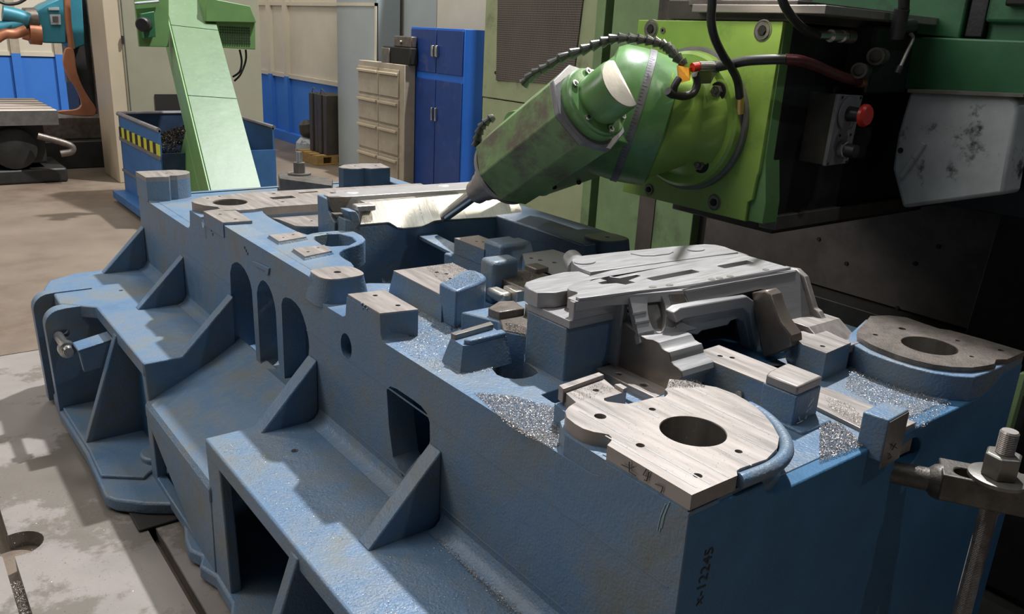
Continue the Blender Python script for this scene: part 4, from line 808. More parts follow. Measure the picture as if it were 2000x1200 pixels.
# column, guards and base behind
bx = lambda px, py, x=2.6: P(0, x, px, py)[1]
YC = 1.95
mb('way_guard', 2.60, 2.70, -0.3, 2.11, -0.43, 1.6, 'brown_guard', 0.004)
mb('guard_ledge', 2.45, 2.62, -0.3, 2.05, -0.87, -0.435, 'machine_black', 0.004)
mb('guard_gap', 2.64, 2.70, 2.10, 2.19, -0.87, 1.6, 'hole_dark', 0)
gp = mb('column_panel', 2.58, 2.72, 2.185, 2.93, -0.87, 1.6, 'column_green', 0.004)
mb('panel_stripe', 2.574, 2.582, 2.46, 2.58, -0.87, 1.4, 'brown_guard', 0)
mb('column_strip', 2.57, 2.7, 2.985, 3.06, -0.87, 1.6, 'column_green', 0.003)
mb('strip_gap', 2.66, 2.7, 2.92, 2.99, -0.87, 1.6, 'hole_dark', 0)
for z in (0.9, 0.35, -0.05): lathe('panel_screw', (2.569, 3.012, z), (-1, 0, 0), [(0, 0.010), (0.003, 0.009)], 'hole_dark', mill, 10)
for (px, py) in ((1599, 467), (1832, 482), (1787, 515), (1752, 602), (1653, 515)): lathe('guard_screw', P(0, 2.598, px, py), (-1, 0, 0), [(0, 0.010), (0.004, 0.009)], 'hole_dark', mill, 10)
mb('saddle_overhead', 2.0, 2.6, 0.4, 2.3, 1.6, 2.40, 'saddle_green')  # unseen box added to block the key lamp and shade the casting's rear
mb('column', 2.9, 3.6, 0.0, 3.0, -0.87, 2.2, 'machine_black', 0)
# right-hand uprights
mp('side_upright', [(0.30, -0.9), (0.62, -0.9), (0.55, 0.52), (0.24, 0.52)], 'x', 2.30, 2.6, 'machine_black', bevel=0.004)
mp('light_upright', [(0.02, -0.9), (0.11, -0.9), (0.10, 0.5), (0.02, 0.5)], 'x', 2.05, 2.12, 'grey_box', bevel=0.003)
# chip tray side seen beyond the casting's right corner
mp('tray_rail', [tuple(P(0, 1.5, *q_)[1:]) for q_ in ((2003, 730), (1988, 730), (1944, 885), (1960, 885))], 'x', 1.5, 1.53, 'column_green', bevel=0.002)
mb('tray_wall', 1.56, 1.62, -0.55, 1.4, -0.85, -0.25, 'oily_black', 0.003)
struct(box('floor', 1.385, 4.0, -2.2, 3.44, FZ - 0.06, FZ - 0.004, 'checker_steel'))
# checker plate bars on the tread by the clamp
tread = thing('tread_plate', 'dark oily tread plate beside the casting at the right edge', 'floor plate', (1.6, -0.9, FZ))
box('tread_sheet', 1.385, 2.6, -1.6, -0.62, FZ, FZ + 0.02, 'checker_steel', tread, 0.002)
bm = bmesh.new()
for i in range(40):
    for j in range(32):
        x = 1.40 + i * 0.03; y = -1.59 + j * 0.03; a = pi / 4 if (i + j) % 2 else -pi / 4
        for k in (-0.006, 0.0, 0.006):
            dx, dy = math.cos(a) * 0.010, math.sin(a) * 0.010; nx, ny = -math.sin(a) * k, math.cos(a) * k
            c = Vector((x + nx, y + ny, FZ + 0.0202)); w2 = Vector((-math.sin(a), math.cos(a), 0)) * 0.0015
            v = [bm.verts.new(c + Vector((dx, dy, 0))), bm.verts.new(c + w2 + Vector((0, 0, .0016))), bm.verts.new(c - Vector((dx, dy, 0))), bm.verts.new(c - w2 + Vector((0, 0, .0016)))]
            bm.faces.new(v)
o = bm_obj('tread_bars', bm, 'checker_steel', tread); o['kind'] = 'stuff'

# ---- vent cabinet behind the head
vc = thing('vent_cabinet', 'worn pale green cabinet with perforated brown vent panel behind the milling head', 'cabinet', (2.7, 3.6, FZ))
box('cabinet_body', 2.60, 3.2, 3.075, 4.20, 0.205, 1.9, 'pale_green', vc, 0.004)
box('lower_door', 2.605, 3.2, 3.075, 4.20, -0.87, 0.198, 'pale_green', vc, 0.004)
prism('vent_panel', [tuple(P(0, 2.592, *q)[1:]) for q in ((969, 157), (1118, 165))] + [(3.15, 1.6), (4.08, 1.6)], 'x', 2.59, 2.602, 'vent_mesh', vc)
for (px, py) in ((968, 142), (1166, 50), (1162, 300)): lathe('cabinet_screw', P(0, 2.596, px, py), (-1, 0, 0), [(0, 0.011), (0.004, 0.010)], 'hole_dark', vc, 12)

# ================================================================== clamps
def clamp(name, label, base, d, top, L, wdt, th, stud, stud_top, rr_, pin=True, ground=FZ, m='clamp_steel'):
    t = thing(name, label, 'clamp', (stud[0], stud[1], ground), 'strap clamps holding the casting')
    d = Vector(d).normalized(); nrm = Vector((-d.y, d.x, 0)); b0 = Vector(base)
    c = [b0 + nrm * wdt / 2, b0 - nrm * wdt / 2, b0 - nrm * wdt / 2 + d * L, b0 + nrm * wdt / 2 + d * L]
    st = Vector((stud[0], stud[1], 0.0))
    sl0 = st - d * 0.055; sl1 = st + d * 0.055; rs = rr_ * 1.15
    a0 = math.atan2(d.y, d.x)
    slot = [(sl1.x + rs * math.cos(a0 - pi / 2 + k * pi / 8), sl1.y + rs * math.sin(a0 - pi / 2 + k * pi / 8)) for k in range(9)] + [(sl0.x + rs * math.cos(a0 + pi / 2 + k * pi / 8), sl0.y + rs * math.sin(a0 + pi / 2 + k * pi / 8)) for k in range(9)]
    prism('clamp_bar', [(p.x, p.y) for p in c], 'z', top - th, top, m, t, [slot], 0.003)
    if pin:
        pc = b0 + Vector((0, 0, top - th * 0.62)); lathe('clamp_pin', pc + d * 0.004, -d, [(0, wdt * 0.47), (0.012, wdt * 0.42), (0.022, wdt * 0.30), (0.11, wdt * 0.28)], m, t, 20)
    lathe('washer', (st.x, st.y, top), (0, 0, 1), [(0, 0.050 * rr_ / 0.016), (0.007, 0.050 * rr_ / 0.016), (0.008, 0.048 * rr_ / 0.016)], 'steel_dark', t, 36)
    lathe('nut', (st.x, st.y, top + 0.008), (0, 0, 1), [(0, 0.030 * rr_ / 0.016), (0.003, 0.032 * rr_ / 0.016), (0.042 * rr_ / 0.016, 0.032 * rr_ / 0.016), (0.045 * rr_ / 0.016, 0.028 * rr_ / 0.016)], 'steel_dark', t, 6, 0.3, 0.001)
    # threaded stud
    prof_ = []; z = ground + 0.0; tt = 0.0; pitch = 0.0036; Ls = stud_top - ground
    while tt < Ls - pitch:
        prof_ += [(tt, rr_ * 0.90), (tt + pitch / 2, rr_)]; tt += pitch
    prof_ += [(Ls, rr_ * 0.85)]
    lathe('threaded_stud', (st.x, st.y, ground), (0, 0, 1), prof_, 'steel' if rr_ > .012 else 'steel_dark', t, 20, angle=0.2)
    return t
clamp('strap_clamp', 'steel strap clamp with hex nut on threaded stud at right edge', (0.672, -0.062, 0), (0.53, -0.85, 0), -0.122, 0.34, 0.076, 0.055, (0.714, -0.148), -0.022, 0.0165)
# heel support of the clamp, below the bar's outer end, out of frame
fc = thing('strap_clamp', 'dark steel strap clamp with shiny stud at the far end of the casting', 'clamp', (0.66, 3.2, FZ), 'strap clamps holding the casting')
ya = 3.16
cf = [tuple(P(2, -0.01, *q)[:2]) for q in ((543, 340), (556, 333), (580, 336), (650, 350), (648, 362), (546, 348))]
prism('clamp_bar', cf, 'z', -0.065, -0.01, 'clamp_steel', fc, (), 0.003)
ps = P(2, -0.01, 585, 341)
lathe('washer', ps, (0, 0, 1), [(0, 0.05), (0.008, 0.05)], 'steel_dark', fc, 24)
lathe('nut', ps + Vector((0, 0, .008)), (0, 0, 1), [(0, 0.027), (0.045, 0.027)], 'steel_dark', fc, 6)
lathe('threaded_stud', (ps.x, ps.y, -0.2), (0, 0, 1), [(0, 0.013), (0.29, 0.013)], 'bright_steel', fc, 16)
lathe('bar_foot', tuple(P(2, -0.01, 550, 345)[:2]) + (-0.16,), (0, 0, 1), [(0, 0.02), (0.1, 0.02)], 'clamp_steel', fc, 16)

# ================================================================== chip conveyor
cv = thing('chip_conveyor', 'green inclined chip conveyor rising over the blue bin', 'conveyor', (1.1, 5.3, FZ))
A = Vector((0.90, 4.64, -0.87)); 
def cvp(px, py, y): return P(1, y, px, py)
y0c, y1c = 4.85, 6.35
tl, tr = cvp(415, 392, y0c), cvp(517, 387, y0c)
bl_, br_ = cvp(318, -20, y1c), cvp(404, -20, y1c)
# exact beam: direction along centre line, constant width
cA0 = (tl + tr) / 2; cB0 = (bl_ + br_) / 2; dv = (cB0 - cA0).normalized(); wv = Vector((1, 0, 0)); wv = (wv - dv * wv.dot(dv)).normalized(); nv = wv.cross(dv).normalized()
if nv.z < 0: nv = -nv
wd = 0.175
def beam(name, s0, s1, w0, w1, h0, h1, m, parent, bevel=0.004):
    bm = bmesh.new(); v = []
    for s in (s0, s1):
        for ww in (w0, w1):
            for hh in (h0, h1): v.append(bm.verts.new(cA0 + dv * s + wv * ww + nv * hh))
    for f in ((0, 1, 3, 2), (4, 5, 7, 6), (0, 1, 5, 4), (2, 3, 7, 6), (0, 2, 6, 4), (1, 3, 7, 5)): bm.faces.new([v[k] for k in f])
    return bm_obj(name, bm, m, parent, bevel)
LL = (cB0 - cA0).length + 0.3
beam('chute_frame', -0.30, LL, -wd, wd, -0.24, -0.006, 'conveyor_side', cv)
for (s0, s1) in ((-0.30, 0.92), (0.925, 1.62), (1.625, LL)): beam('cover_sheet', s0, s1, -wd + 0.004, wd - 0.004, -0.006, 0.002, 'conveyor_green', cv, 0.001)
beam('side_flange', -0.30, LL, -wd - 0.012, -wd, -0.12, 0.0, 'conveyor_side', cv)
beam('support_leg', 0.0, 0.8, -wd, -wd + 0.06, -0.5, -0.24, 'conveyor_side', cv)
# motor housing with grille
gb = [cvp(400, -5, 6.1), cvp(487, 12, 6.1), cvp(499, 44, 6.1), cvp(499, 97, 6.1), cvp(430, 93, 6.1), cvp(400, 93, 6.1)]
prism('motor_housing', [(p.x, p.z) for p in gb], 'y', 6.10, 6.40, 'conveyor_side', cv, (), 0.005)
gr = [cvp(428, 50, 6.095), cvp(490, 50, 6.095), cvp(490, 88, 6.095), cvp(428, 86, 6.095)]
g0, g1 = gr[0], gr[2]
bm = bmesh.new(); nx_, nz_ = 13, 7
for i in range(nx_):
    for j in range(nz_):
        x = g0.x + (g1.x - g0.x) * (i + .5) / nx_; z = g0.z + (g1.z - g0.z) * (j + .5) / nz_; a = abs(g1.x - g0.x) / nx_ * .30
        add_box(bm, x - a, x + a, 6.094, 6.1005, z - a, z + a)
o = bm_obj('grille_holes', bm, 'grille_hole', cv); o['kind'] = 'stuff'
p = cvp(499, 12, 6.1)
prism('housing_hood', [(q.x, q.z) for q in (cvp(400, -5, 6.09), cvp(487, 12, 6.09), cvp(499, 44, 6.09), cvp(400, 42, 6.09))], 'y', 6.07, 6.12, 'conveyor_side', cv, (), 0.004)
# switch box
sb = [cvp(262, -10, 6.0), cvp(330, -10, 6.0), cvp(330, 92, 6.0), cvp(272, 91, 6.0)]
prism('switch_plate', [(q.x, q.z) for q in sb], 'y', 6.0, 6.03, 'conveyor_side', cv, (), 0.004)
sb = [cvp(275, 27, 5.95), cvp(300, 22, 5.95), cvp(303, 72, 5.95), cvp(280, 75, 5.95)]
prism('switch_box', [(q.x, q.z) for q in sb], 'y', 5.93, 6.0, 'saddle_green', cv, (), 0.004)
lathe('switch_knob', cvp(280, 48, 5.90), (-0.6, -1, 0), [(-0.05, 0.05), (0.02, 0.05), (0.03, 0.04)], 'rubber', cv, 20)
tube('hinge_rod', [cvp(263, 7, 5.98), cvp(310, 3, 5.98)], 0.010, 'white_cover', cv, 2, 10)
tube('cable', [cvp(468, 97, 6.15), cvp(472, 120, 6.15), cvp(468, 140, 6.15), cvp(455, 150, 6.2)], 0.008, 'rubber', cv)
tube('cable', [cvp(480, 97, 6.15), cvp(480, 118, 6.15), cvp(470, 145, 6.15), cvp(458, 158, 6.2)], 0.008, 'rubber', cv)

# ================================================================== chip bin
bn = thing('chip_bin', 'blue steel tipping bin with yellow and black stripes', 'bin', (1.2, 6.2, FZ))
x0b, x1b, y0b, y1b, zt_, zb_ = 0.785, 1.64, 5.62, 6.78, -0.15, -0.80
box('left_side', x0b, x0b + 0.012, y0b, y1b, zb_, zt_, 'bin_blue', bn)
box('right_side', x1b - 0.012, x1b, y0b, y1b, zb_, zt_, 'bin_blue', bn)
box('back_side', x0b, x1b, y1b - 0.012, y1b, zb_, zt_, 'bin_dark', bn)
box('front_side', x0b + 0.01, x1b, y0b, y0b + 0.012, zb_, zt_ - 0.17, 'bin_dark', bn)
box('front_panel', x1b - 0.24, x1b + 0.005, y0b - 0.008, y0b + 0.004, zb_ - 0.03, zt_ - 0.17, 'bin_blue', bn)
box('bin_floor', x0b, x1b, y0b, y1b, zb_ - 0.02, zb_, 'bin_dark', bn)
for (a, b) in (((x0b, y0b), (x0b, y1b)), ((x1b, y0b), (x1b, y1b)), ((x0b, y1b), (x1b, y1b))):
    tube('rim', [(*a, zt_), (*b, zt_)], 0.018, 'grey_box', bn, 2, 8)
box('side_band', x0b - 0.010, x0b + 0.002, y0b, y1b, zt_ - 0.215, zt_ - 0.185, 'grey_box', bn)
box('side_band', x0b - 0.010, x0b + 0.002, y0b, y1b, -0.62, -0.60, 'grey_box', bn)
n = 7
for k in range(n):
    ya_ = y0b + (y1b - y0b) * k / n; yb_ = y0b + (y1b - y0b) * (k + .5) / n
    box('yellow_stripe', x0b - 0.006, x0b, ya_, yb_, zt_ - 0.185, zt_ - 0.105, 'hazard_yellow', bn)
    box('black_stripe', x0b - 0.006, x0b, yb_, y0b + (y1b - y0b) * (k + 1) / n, zt_ - 0.185, zt_ - 0.105, 'hazard_black', bn)
box('fork_pocket', x0b - 0.10, x0b + 0.12, y0b, y1b, -0.84, -0.78, 'bin_blue', bn)
box('fork_pocket', x1b - 0.15, x1b, y0b, y1b, -0.84, -0.78, 'bin_blue', bn)
for (x, y) in ((x0b + .08, y0b + .08), (x1b - .08, y0b + .08), (x0b + .08, y1b - .08), (x1b - .08, y1b - .08)): box('bin_foot', x - .04, x + .04, y - .04, y + .04, FZ, -0.78, 'bin_dark', bn)
# swarf heap in the bin
def heap(name, x0, x1, y0, y1, zc, amp, n, size, m, label=None, parent=None, cat='metal chips'):
    vs, fs = [], []
    for k in range(n):
        x = random.uniform(x0, x1); y = random.uniform(y0, y1)
        fx = 1 - abs((x - (x0 + x1) / 2) / ((x1 - x0) / 2)) ** 2; fy = 1 - abs((y - (y0 + y1) / 2) / ((y1 - y0) / 2)) ** 2
        z = zc + amp * fx * fy * random.uniform(.8, 1)
        flake(vs, fs, x, y, z, size)
    return flakes(name, vs, fs, m, label, parent, cat)
def flake(vs, fs, x, y, z, size):
    size *= 0.78
    a = Vector((random.gauss(0, 1), random.gauss(0, 1), random.gauss(0, .6))).normalized() * size * random.uniform(.4, 1.3)
    b = Vector((random.gauss(0, 1), random.gauss(0, 1), random.gauss(0, .6))).normalized() * size * random.uniform(.2, .7)
    c = Vector((x, y, z + size * 0.45)); i = len(vs)
    vs += [tuple(c - a * .5), tuple(c + a * .5), tuple(c + b)]; fs.append((i, i + 1, i + 2))
def flakes(name, vs, fs, m, label, parent, cat):
    me = bpy.data.meshes.new(name); me.from_pydata(vs, [], fs); o = link(name, me, m, parent); o['kind'] = 'stuff'
    if label: o['label'] = label; o['category'] = cat
    return o
hs = heap('swarf_heap', x0b + .02, x1b - .02, y0b + .02, y1b - .05, -0.42, 0.22, 14000, 0.03, 'chips_dark', 'dark heap of metal swarf inside the blue bin')

# ================================================================== cream cabinet
cc = thing('control_cabinet', 'tall cream control cabinet behind the green chip conveyor', 'cabinet', (1.6, 8.2, FZ))
yc = 7.6
xl, xm, xr = P(1, yc, 200, 0).x, P(1, yc, 236, 0).x, P(1, yc, 505, 0).x
box('cabinet_body', xm - 0.02, xr, yc, yc + 0.6, FZ, 1.5, 'cream', cc, 0.005)
box('edge_panel', xl, xm, yc + 0.01, yc + 0.6, FZ, 1.5, 'cream_warm', cc, 0.005)
box('dark_opening', P(1, yc, 303, 200).x, P(1, yc, 352, 200).x, yc - 0.012, yc + 0.01, -0.50, P(1, yc, 303, 184).z, 'hole_dark', cc)
box('door_seam', xm - 0.004, xm + 0.003, yc - 0.004, yc + 0.01, FZ, 1.5, 'steel_dark', cc)
box('latch', P(1, yc, 237, 80).x, P(1, yc, 241, 80).x, yc - 0.02, yc, P(1, yc, 240, 86).z, P(1, yc, 240, 70).z, 'hole_dark', cc)

# ================================================================== far machine at the left edge
fm = thing('milling_machine', 'teal milling machine with slotted table at the upper left edge', 'machine', (0.2, 8.8, FZ))
yt0, yt1 = 7.75, 8.95
tzt = P(1, yt0, 110, 215).z
xrt = P(1, yt0, 112, 220).x
box('work_table', xrt - 2.0, xrt, yt0, yt1, tzt - 0.12, tzt, 'table_top', fm, 0.004)
for k in range(5):
    y = yt0 + 0.14 + k * 0.22; box('table_slot', xrt - 2.0, xrt + 0.001, y, y + 0.035, tzt - 0.03, tzt + 0.001, 'hole_dark', fm)
box('table_apron', xrt - 2.0, xrt + 0.002, yt0 - 0.002, yt0 + 0.05, tzt - 0.13, tzt - 0.004, 'steel_dark', fm)
box('knee', xrt - 1.2, xrt - 0.10, yt0 + 0.15, yt1, -0.70, tzt - 0.12, 'machine_black', fm, 0.02)
lathe('handwheel', (xrt - 0.36, yt0 + 0.12, tzt - 0.34), (0, -1, 0), [(0, 0.17), (0.04, 0.18), (0.05, 0.15), (0.07, 0.05)], 'machine_black', fm, 28)
tube('crank_handle', [(xrt - 0.18, yt0 - 0.02, tzt - 0.22), (xrt + 0.05, yt0 - 0.05, tzt - 0.30), (xrt + 0.07, yt0 - 0.06, tzt - 0.36), (xrt - 0.02, yt0 - 0.05, tzt - 0.38)], 0.03, 'steel_oily', fm)
box('machine_base', xrt - 1.4, xrt + 0.04, yt0 + 0.08, yt1 + 0.4, FZ, -0.74, 'machine_black', fm, 0.02)
box('bed_rail', xrt - 0.2, xrt + 0.78, 8.55, 8.9, FZ, -0.60, 'machine_black', fm, 0.01)
box('bed_rail', xrt - 0.2, xrt + 0.70, 8.70, 9.2, -0.60, -0.38, 'steel_oily', fm, 0.01)
q = lambda px, py, y=9.0: P(1, y, px, py)
box('column', q(133, 0).x, q(198, 0).x, 9.0, 9.6, FZ, 1.4, 'machine_black', fm, 0.01)
box('column_cover', q(165, 0).x, q(172, 0).x, 8.93, 9.0, -0.45, 1.4, 'steel_oily', fm, 0.01)
box('column_cover', q(186, 0).x, q(206, 0).x, 8.90, 9.3, -0.30, 1.4, 'brown_guard', fm, 0.01)
box('column_door', q(196, 0).x, q(210, 0).x, 8.88, 9.2, q(200, 155).z, q(200, 95).z, 'cream', fm, 0.01)
hd = [q(72, 20, 8.7), q(90, 8, 8.7), q(128, -8, 8.7), q(130, 85, 8.7), q(85, 84, 8.7), q(80, 80, 8.7)]
hb = prism('spindle_head', [(p_.x, p_.z) for p_ in hd], 'y', 8.7, 9.15, 'teal', fm, (), 0.012)
hd = [q(130, -10, 8.75), q(162, -10, 8.75), q(168, 88, 8.75), q(148, 96, 8.75), q(131, 84, 8.75)]
prism('head_slide', [(p_.x, p_.z) for p_ in hd], 'y', 8.8, 9.2, 'teal', fm, (), 0.01)
prism('name_plate', [(p_.x, p_.z) for p_ in [q(97, 28, 8.69), q(118, 28, 8.69), q(119, 48, 8.69), q(100, 48, 8.69)]], 'y', 8.685, 8.70, 'white_cover', fm)
prism('name_plate_window', [(p_.x, p_.z) for p_ in [q(102, 32, 8.69), q(113, 32, 8.69), q(114, 43, 8.69), q(103, 43, 8.69)]], 'y', 8.68, 8.686, 'steel_dark', fm)
prism('warning_plate', [(p_.x, p_.z) for p_ in [q(94, 15, 8.69), q(115, 14, 8.69), q(116, 20, 8.69), q(95, 20, 8.69)]], 'y', 8.685, 8.70, 'white_cover', fm)
tube('head_edge', [q(131, -10, 8.7), q(133, 40, 8.7), (q(140, 95, 8.7))], 0.03, 'copper', fm)
lathe('spindle_collar', q(80, 67, 8.75), (-1, 0, 0.05), [(0, 0.10), (0.10, 0.10), (0.11, 0.07), (0.16, 0.06)], 'copper', fm, 24)
lathe('milling_arbor', q(70, 40, 8.8), (-1, -0.1, 0.0), [(0, 0.12), (0.1, 0.11), (0.12, 0.07), (0.2, 0.07)], 'steel_oily', fm, 20)
tube('universal_joint', [q(55, 40, 8.7), q(35, 32, 8.7), (q(5, 25, 8.7))], 0.07, 'teal', fm)
tube('universal_joint', [q(50, 45, 8.7), q(28, 48, 8.7), (q(-5, 55, 8.7))], 0.055, 'teal', fm)
tube('cutter_arm', [q(52, 58, 8.65), q(30, 66, 8.65), q(10, 66, 8.65), (q(-8, 76, 8.65))], 0.045, 'copper', fm)
# curved copper coloured coolant guard
gd = [(128, 92), (142, 94), (146, 110), (148, 135), (158, 165), (172, 190), (187, 210), (187, 222), (180, 227), (150, 226), (112, 222), (112, 216), (140, 215), (154, 212), (160, 202), (150, 175), (132, 150), (122, 125), (124, 105)]
gd = smooth_poly([(q(*g, 8.6).x, q(*g, 8.6).z) for g in gd], 1)
prism('splash_guard', gd, 'y', 8.58, 8.63, 'copper', fm, (), 0.006)
tube('cable', [q(172, -5, 8.85), q(180, 20, 8.85), q(200, 40, 8.85), q(212, 70, 8.85), q(205, 86, 8.85)], 0.014, 'rubber', fm)
tube('cable', [q(-5, 2, 8.5), q(15, 8, 8.5), q(35, 6, 8.5), q(50, -2, 8.5)], 0.014, 'rubber', fm)
lathe('connector_box', q(203, 87, 8.85), (0, -1, 0), [(0, 0.05), (0.06, 0.05)], 'rubber', fm, 10)
box('electrical_box', q(113, 0, 8.9).x, q(125, 0, 8.9).x, 8.9, 9.0, q(0, 160, 8.9).z, q(0, 128, 8.9).z, 'grey_box', fm, 0.004)

# ================================================================== hall walls
YW, XW = 11.6, 3.62
zb = 0.10
struct(box('wall_back', -9, XW + 0.1, YW, YW + 0.1, FZ, zb, 'wall_blue'))
struct(box('wall_back', -9, XW + 0.1, YW, YW + 0.1, zb, 2.6, 'wall_white'))
struct(box('trim_1', -9, XW, YW - 0.02, YW, zb - 0.03, zb + 0.02, 'wall_white'))
zb2 = P(0, XW, 512, 140).z
struct(box('wall_right', XW, XW + 0.1, 5.55, YW + .1, FZ, zb2, 'wall_blue'))
struct(box('wall_right', XW, XW + 0.1, 5.2, YW + .1, zb2, 2.6, 'wall_white'))
struct(box('trim_2', XW - 0.03, XW, 7.9, YW, zb2 - 0.02, zb2 + 0.03, 'wall_white'))
for k, (px) in enumerate((530, 562)):
    y = P(0, XW, px, 60).y
    struct(box('trim_%d' % (3 + k), XW - 0.05, XW, y - 0.05, y + 0.05, zb2, 2.6, 'wall_white'))
    struct(box('trim_%d' % (5 + k), XW - 0.05, XW, y - 0.05, y + 0.05, FZ, zb2, 'wall_blue'))
for k, px in enumerate((28, 113)):
    x = P(1, YW, px, 90).x
    struct(box('trim_%d' % (7 + k), x - 0.05, x + 0.05, YW - 0.05, YW, zb, 2.6, 'beige')); struct(box('trim_%d' % (9 + k), x - 0.05, x + 0.05, YW - 0.05, YW, FZ, zb, 'wall_blue'))
struct(box('baseboard_right', XW - 0.08, XW, 7.9, YW, FZ, FZ + 0.12, 'wall_blue'))
struct(box('trim_11', XW - 0.03, XW, 7.9, YW, 0.84, 0.88, 'wall_white'))

# dark radiators standing on a pallet
pt = thing('pallet', 'small wooden pallet on the floor by the blue wall', 'pallet', (3.25, 8.2, FZ))
for k in range(4): box('deck_board', 3.06, 3.5, 7.96 + k * 0.15, 8.07 + k * 0.15, FZ + 0.09, FZ + 0.11, 'wood', pt)
for k in range(3): box('pallet_block', 3.06 + k * 0.18, 3.14 + k * 0.18, 7.96, 8.50, FZ, FZ + 0.09, 'wood', pt)
for k in range(3): box('bottom_board', 3.055, 3.5, 7.955 + k * 0.22, 8.05 + k * 0.22, FZ + 0.001, FZ + 0.018, 'wood', pt)
sk = thing('panel_stack', 'dark upright ribbed metal panels standing on the wooden pallet', 'panels', (3.3, 8.2, FZ + 0.11))
for k in range(4):
    y = 8.30 - k * 0.112
    o = box('metal_panel', 3.17 + 0.012 * (k % 2), 3.46, y, y + 0.085, FZ + 0.11, -0.105, 'dark_radiator', sk, 0.008)
tube('lifting_wire', [(3.2, 8.36, -0.11), (3.21, 8.34, -0.05), (3.24, 8.30, -0.105)], 0.006, 'steel_dark', sk)
tube('lifting_wire', [(3.2, 8.14, -0.11), (3.21, 8.12, -0.05), (3.24, 8.08, -0.105)], 0.006, 'steel_dark', sk)
sack = thing('sack', 'small white and brown sack slumped against the blue wall', 'sack', (3.2, 9.0, FZ))
loft2 = lathe('sack_body', (3.30, 8.75, FZ), (0, 0, 1), [(0, 0.10), (0.05, 0.14), (0.15, 0.13), (0.22, 0.07), (0.24, 0.02)], 'white_cover', sack, 20)
lathe('sack_neck', (3.32, 8.73, FZ + .22), (-0.2, 0, 1), [(0, 0.07), (0.06, 0.10), (0.16, 0.09), (0.2, 0.03)], 'dark_radiator', sack, 16)

# cabinets along the wall
XC = 3.30
def X3(px, py, x=XC): return P(0, x, px, py)
gc = thing('grey_cabinet', 'tall plain light grey panel cabinet left of the beige drawers', 'cabinet', (3.4, 7.5, FZ))
ya_, yb_ = X3(735, 60).y, X3(657, 60).y
box('cabinet_body', XC + 0.005, XW - 0.05, ya_, yb_, FZ, 1.5, 'grey_panel', gc, 0.004)
box('side_trim', XC - 0.004, XC + 0.02, ya_, ya_ + 0.03, FZ, 0.86, 'wall_white', gc)
box('top_trim', XC - 0.004, XC + 0.02, ya_, yb_, 0.83, 0.86, 'wall_white', gc)
box('upper_panel', XC + 0.315, XW - 0.003, 6.42, ya_ - 0.002, FZ, 1.5, 'grey_panel', gc)
dc = thing('drawer_cabinet', 'beige filing cabinet of double drawers with dark boxes on top', 'cabinet', (3.2, 6.9, FZ))
XD = 3.18
y_l, y_r = X3(701, 200, XD).y, X3(790, 200, XD).y
zt3 = X3(702, 117, XD).z
box('cabinet_body', XD, XD + 0.115, y_r, y_l, FZ, zt3, 'beige', dc, 0.005)
ym = X3(741, 200, XD).y; yr2 = X3(780, 200, XD).y
zs = [zt3 - 0.04, X3(701, 180, XD).z, X3(701, 230, XD).z, X3(703, 285, XD).z, -0.80]
for a, b in zip(zs, zs[1:]):
    for (u0, u1) in ((ym + 0.006, y_l - 0.008), (yr2, ym - 0.006)):
        dr = box('drawer', XD - 0.014, XD, u0, u1, b + 0.012, a - 0.012, 'beige', dc, 0.003)
        box('drawer_handle', XD - 0.04, XD - 0.012, u0 + 0.01, u1 - 0.01, a - 0.065, a - 0.040, 'cream_warm', dr, 0.004)
bx1 = thing('box', 'wide black box on top of the beige drawer cabinet', 'box', (3.3, 6.8, zt3))
box('box_body', XD + 0.03, XD + 0.112, X3(799, 100, XD).y + 0.03, X3(742, 100, XD).y, zt3, zt3 + 0.155, 'hole_dark', bx1, 0.01)
box('box_side', XD + 0.015, XD + 0.029, X3(757, 100, XD).y, X3(742, 100, XD).y, zt3, zt3 + 0.14, 'steel_dark', bx1, 0.01)
bx2 = thing('box', 'grey metal box stacked on top of the wide black box', 'box', (3.3, 6.7, zt3 + .155))
box('box_body', XD + 0.05, XD + 0.11, X3(799, 60, XD).y + 0.04, X3(760, 60, XD).y, zt3 + 0.155, zt3 + 0.255, 'steel_oily', bx2, 0.01)
lathe('box_knob', (XD + 0.05, X3(775, 60, XD).y, zt3 + 0.2), (-1, 0, 0), [(0, 0.02), (0.02, 0.015)], 'steel_dark', bx2, 12)
wc = thing('blue_cabinet', 'tall blue double door cabinet on the right of the beige drawers', 'cabinet', (3.4, 5.95, FZ))
y_l2, y_r2 = X3(799, 200).y - 0.01, X3(905, 100).y
zt4 = X3(905, 57).z
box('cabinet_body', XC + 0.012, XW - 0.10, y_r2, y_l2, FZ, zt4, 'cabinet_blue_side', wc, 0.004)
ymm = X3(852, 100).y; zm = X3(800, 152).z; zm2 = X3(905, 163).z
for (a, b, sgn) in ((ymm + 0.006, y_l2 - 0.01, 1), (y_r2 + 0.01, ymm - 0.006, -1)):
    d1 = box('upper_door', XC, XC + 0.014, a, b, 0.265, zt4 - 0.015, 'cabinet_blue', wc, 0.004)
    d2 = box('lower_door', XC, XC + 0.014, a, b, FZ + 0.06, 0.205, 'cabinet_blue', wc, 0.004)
    yh = (a + 0.025) if sgn > 0 else (b - 0.025)
    zh = 0.455; box('door_handle', XC - 0.03, XC + 0.002, yh - 0.018, yh + 0.018, zh - 0.05, zh + 0.05, 'bright_steel', d1, 0.006)
    zh = -0.10; box('door_handle', XC - 0.025, XC + 0.002, yh - 0.010, yh + 0.010, zh - 0.06, zh + 0.06, 'bright_steel', d2, 0.006)

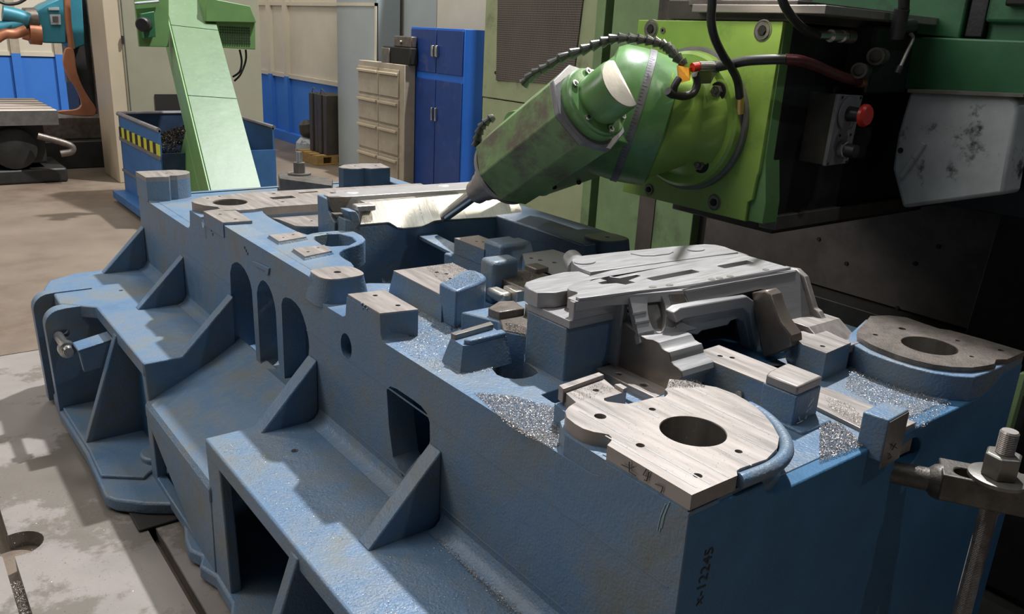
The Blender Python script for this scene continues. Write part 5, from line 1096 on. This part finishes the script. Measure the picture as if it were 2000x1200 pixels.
# ================================================================== metal chips lying about
def inpoly(x, y, poly):
    c = False; n = len(poly)
    for k in range(n):
        x1, y1 = poly[k]; x2, y2 = poly[(k + 1) % n]
        if (y1 > y) != (y2 > y) and x < (x2 - x1) * (y - y1) / (y2 - y1) + x1: c = not c
    return c
def scatter(name, label, regs, m='chips'):
    vs, fs = [], []
    for (poly, z, n, size, lift) in regs:
        xs = [p[0] for p in poly]; ys = [p[1] for p in poly]; k = 0; tries = 0
        n = int(n * 1.5)
        while k < n and tries < n * 8:
            tries += 1
            x = random.uniform(min(xs), max(xs)); y = random.uniform(min(ys), max(ys))
            if inpoly(x, y, poly): flake(vs, fs, x, y, z + random.random() * lift, size); k += 1
    return flakes(name, vs, fs, m, label, None, 'metal chips')
zd = -0.066
scatter('metal_chips', 'bright heap of steel chips on the front edge between pad and bore plate', [
    (Z2(zd, (925, 770), (1000, 775), (1090, 800), (1095, 870), (1080, 880), (1000, 840)), zd, 9000, 0.0035, 0.003)])
scatter('metal_chips', 'sprinkled steel chips around the ridged clamp pad', [
    (Z2(zd, (760, 640), (830, 600), (880, 650), (880, 700), (860, 730), (790, 690)), zd, 3800, 0.0032, 0.0006),
    (Z2(zd, (850, 700), (900, 700), (970, 722), (900, 738)), zd, 800, 0.003, 0.001),
    (Z2(zd, (745, 545), (800, 560), (880, 600), (930, 640), (880, 660), (760, 600)), zd, 2200, 0.003, 0.0005)])
scatter('metal_chips', 'dark oily chips piled below the square corner block', [
    (Z2(zd, (880, 612), (940, 605), (955, 630), (880, 650)), zd, 3500, 0.0035, 0.004),
    (Z2(-0.018, (985, 630), (1060, 650), (1060, 670), (990, 645)), -0.018, 1500, 0.003, 0.002),
    (Z2(0.0, (970, 537), (1050, 527), (1075, 550), (1010, 560)), 0.0, 2200, 0.003, 0.002)], 'chips_dark')
scatter('metal_chips', 'bright chips on the deck beside the tall narrow block', [
    (Z2(zd, (1600, 825), (1640, 830), (1690, 872), (1600, 905)), zd, 5000, 0.0035, 0.004),
    (Z2(-0.058, (1610, 775), (1660, 790), (1700, 830), (1690, 840), (1620, 800)), -0.058, 900, 0.003, 0.001)])
scatter('metal_chips', 'chips strewn on the deck below the far right bore plate', [
    (Z2(zd, (1660, 720), (1700, 730), (1860, 790), (1800, 840), (1770, 830), (1650, 760)), zd, 7000, 0.0034, 0.003)], 'chips')
scatter('metal_chips', 'chips dusting the near shelf between the gussets', [
    ([(-0.29, 0.0), (0, 0.0), (0, 0.62), (-0.29, 0.62)], -0.413, 5000, 0.0032, 0.001),
    ([(-0.06, 0.2), (0, 0.2), (0, 0.62), (-0.035, 0.62)], -0.413, 5000, 0.0035, 0.004),
    ([(-0.28, 0.72), (0, 0.72), (0, 1.26), (-0.28, 1.26)], -0.413, 4200, 0.003, 0.0005)], 'chips')
scatter('metal_chips', 'a thin dusting of chips on the near bore plate', [
    ([(0.01, 0.01), (0.30, 0.05), (0.34, 0.2), (0.25, 0.28), (0.02, 0.28)], 0.0, 260, 0.0022, 0.0),
    ([(0.26, 0.29), (0.33, 0.25), (0.34, 0.28), (0.30, 0.31)], 0.0, 900, 0.003, 0.001),
    ([(0.08, 0.33), (0.17, 0.33), (0.17, 0.37), (0.085, 0.37)], 0.0, 500, 0.0025, 0.0)], 'chips_dark')
scatter('metal_chips', 'chips spread over the square plate behind the front edge', [
    ([(0.26, 1.07), (0.385, 1.08), (0.392, 1.22), (0.30, 1.22)], 0.0, 1500, 0.0028, 0.0),
    ([(0.205, 0.92), (0.31, 0.96), (0.34, 1.05), (0.21, 0.985)], 0.03, 1200, 0.0028, 0.0)], 'chips_dark')
scatter('metal_chips', 'scattered chips on the floor plate left of the casting', [
    ([(-0.74, 1.0), (-0.42, 1.0), (-0.42, 1.9), (-0.74, 2.4)], FZ, 900, 0.004, 0.0), ([(-0.72, 1.50), (-0.745, 1.50), (-0.745, 1.66), (-0.72, 1.66)], FZ - 0.02, 900, 0.005, 0.008)], 'chips')

# ------------------------------------------------------------------ put children under their empties without moving them
for t in THINGS:
    inv = Matrix.Translation(-Vector(t.location))
    for o in C.objects:
        if o.parent is t: o.matrix_parent_inverse = inv
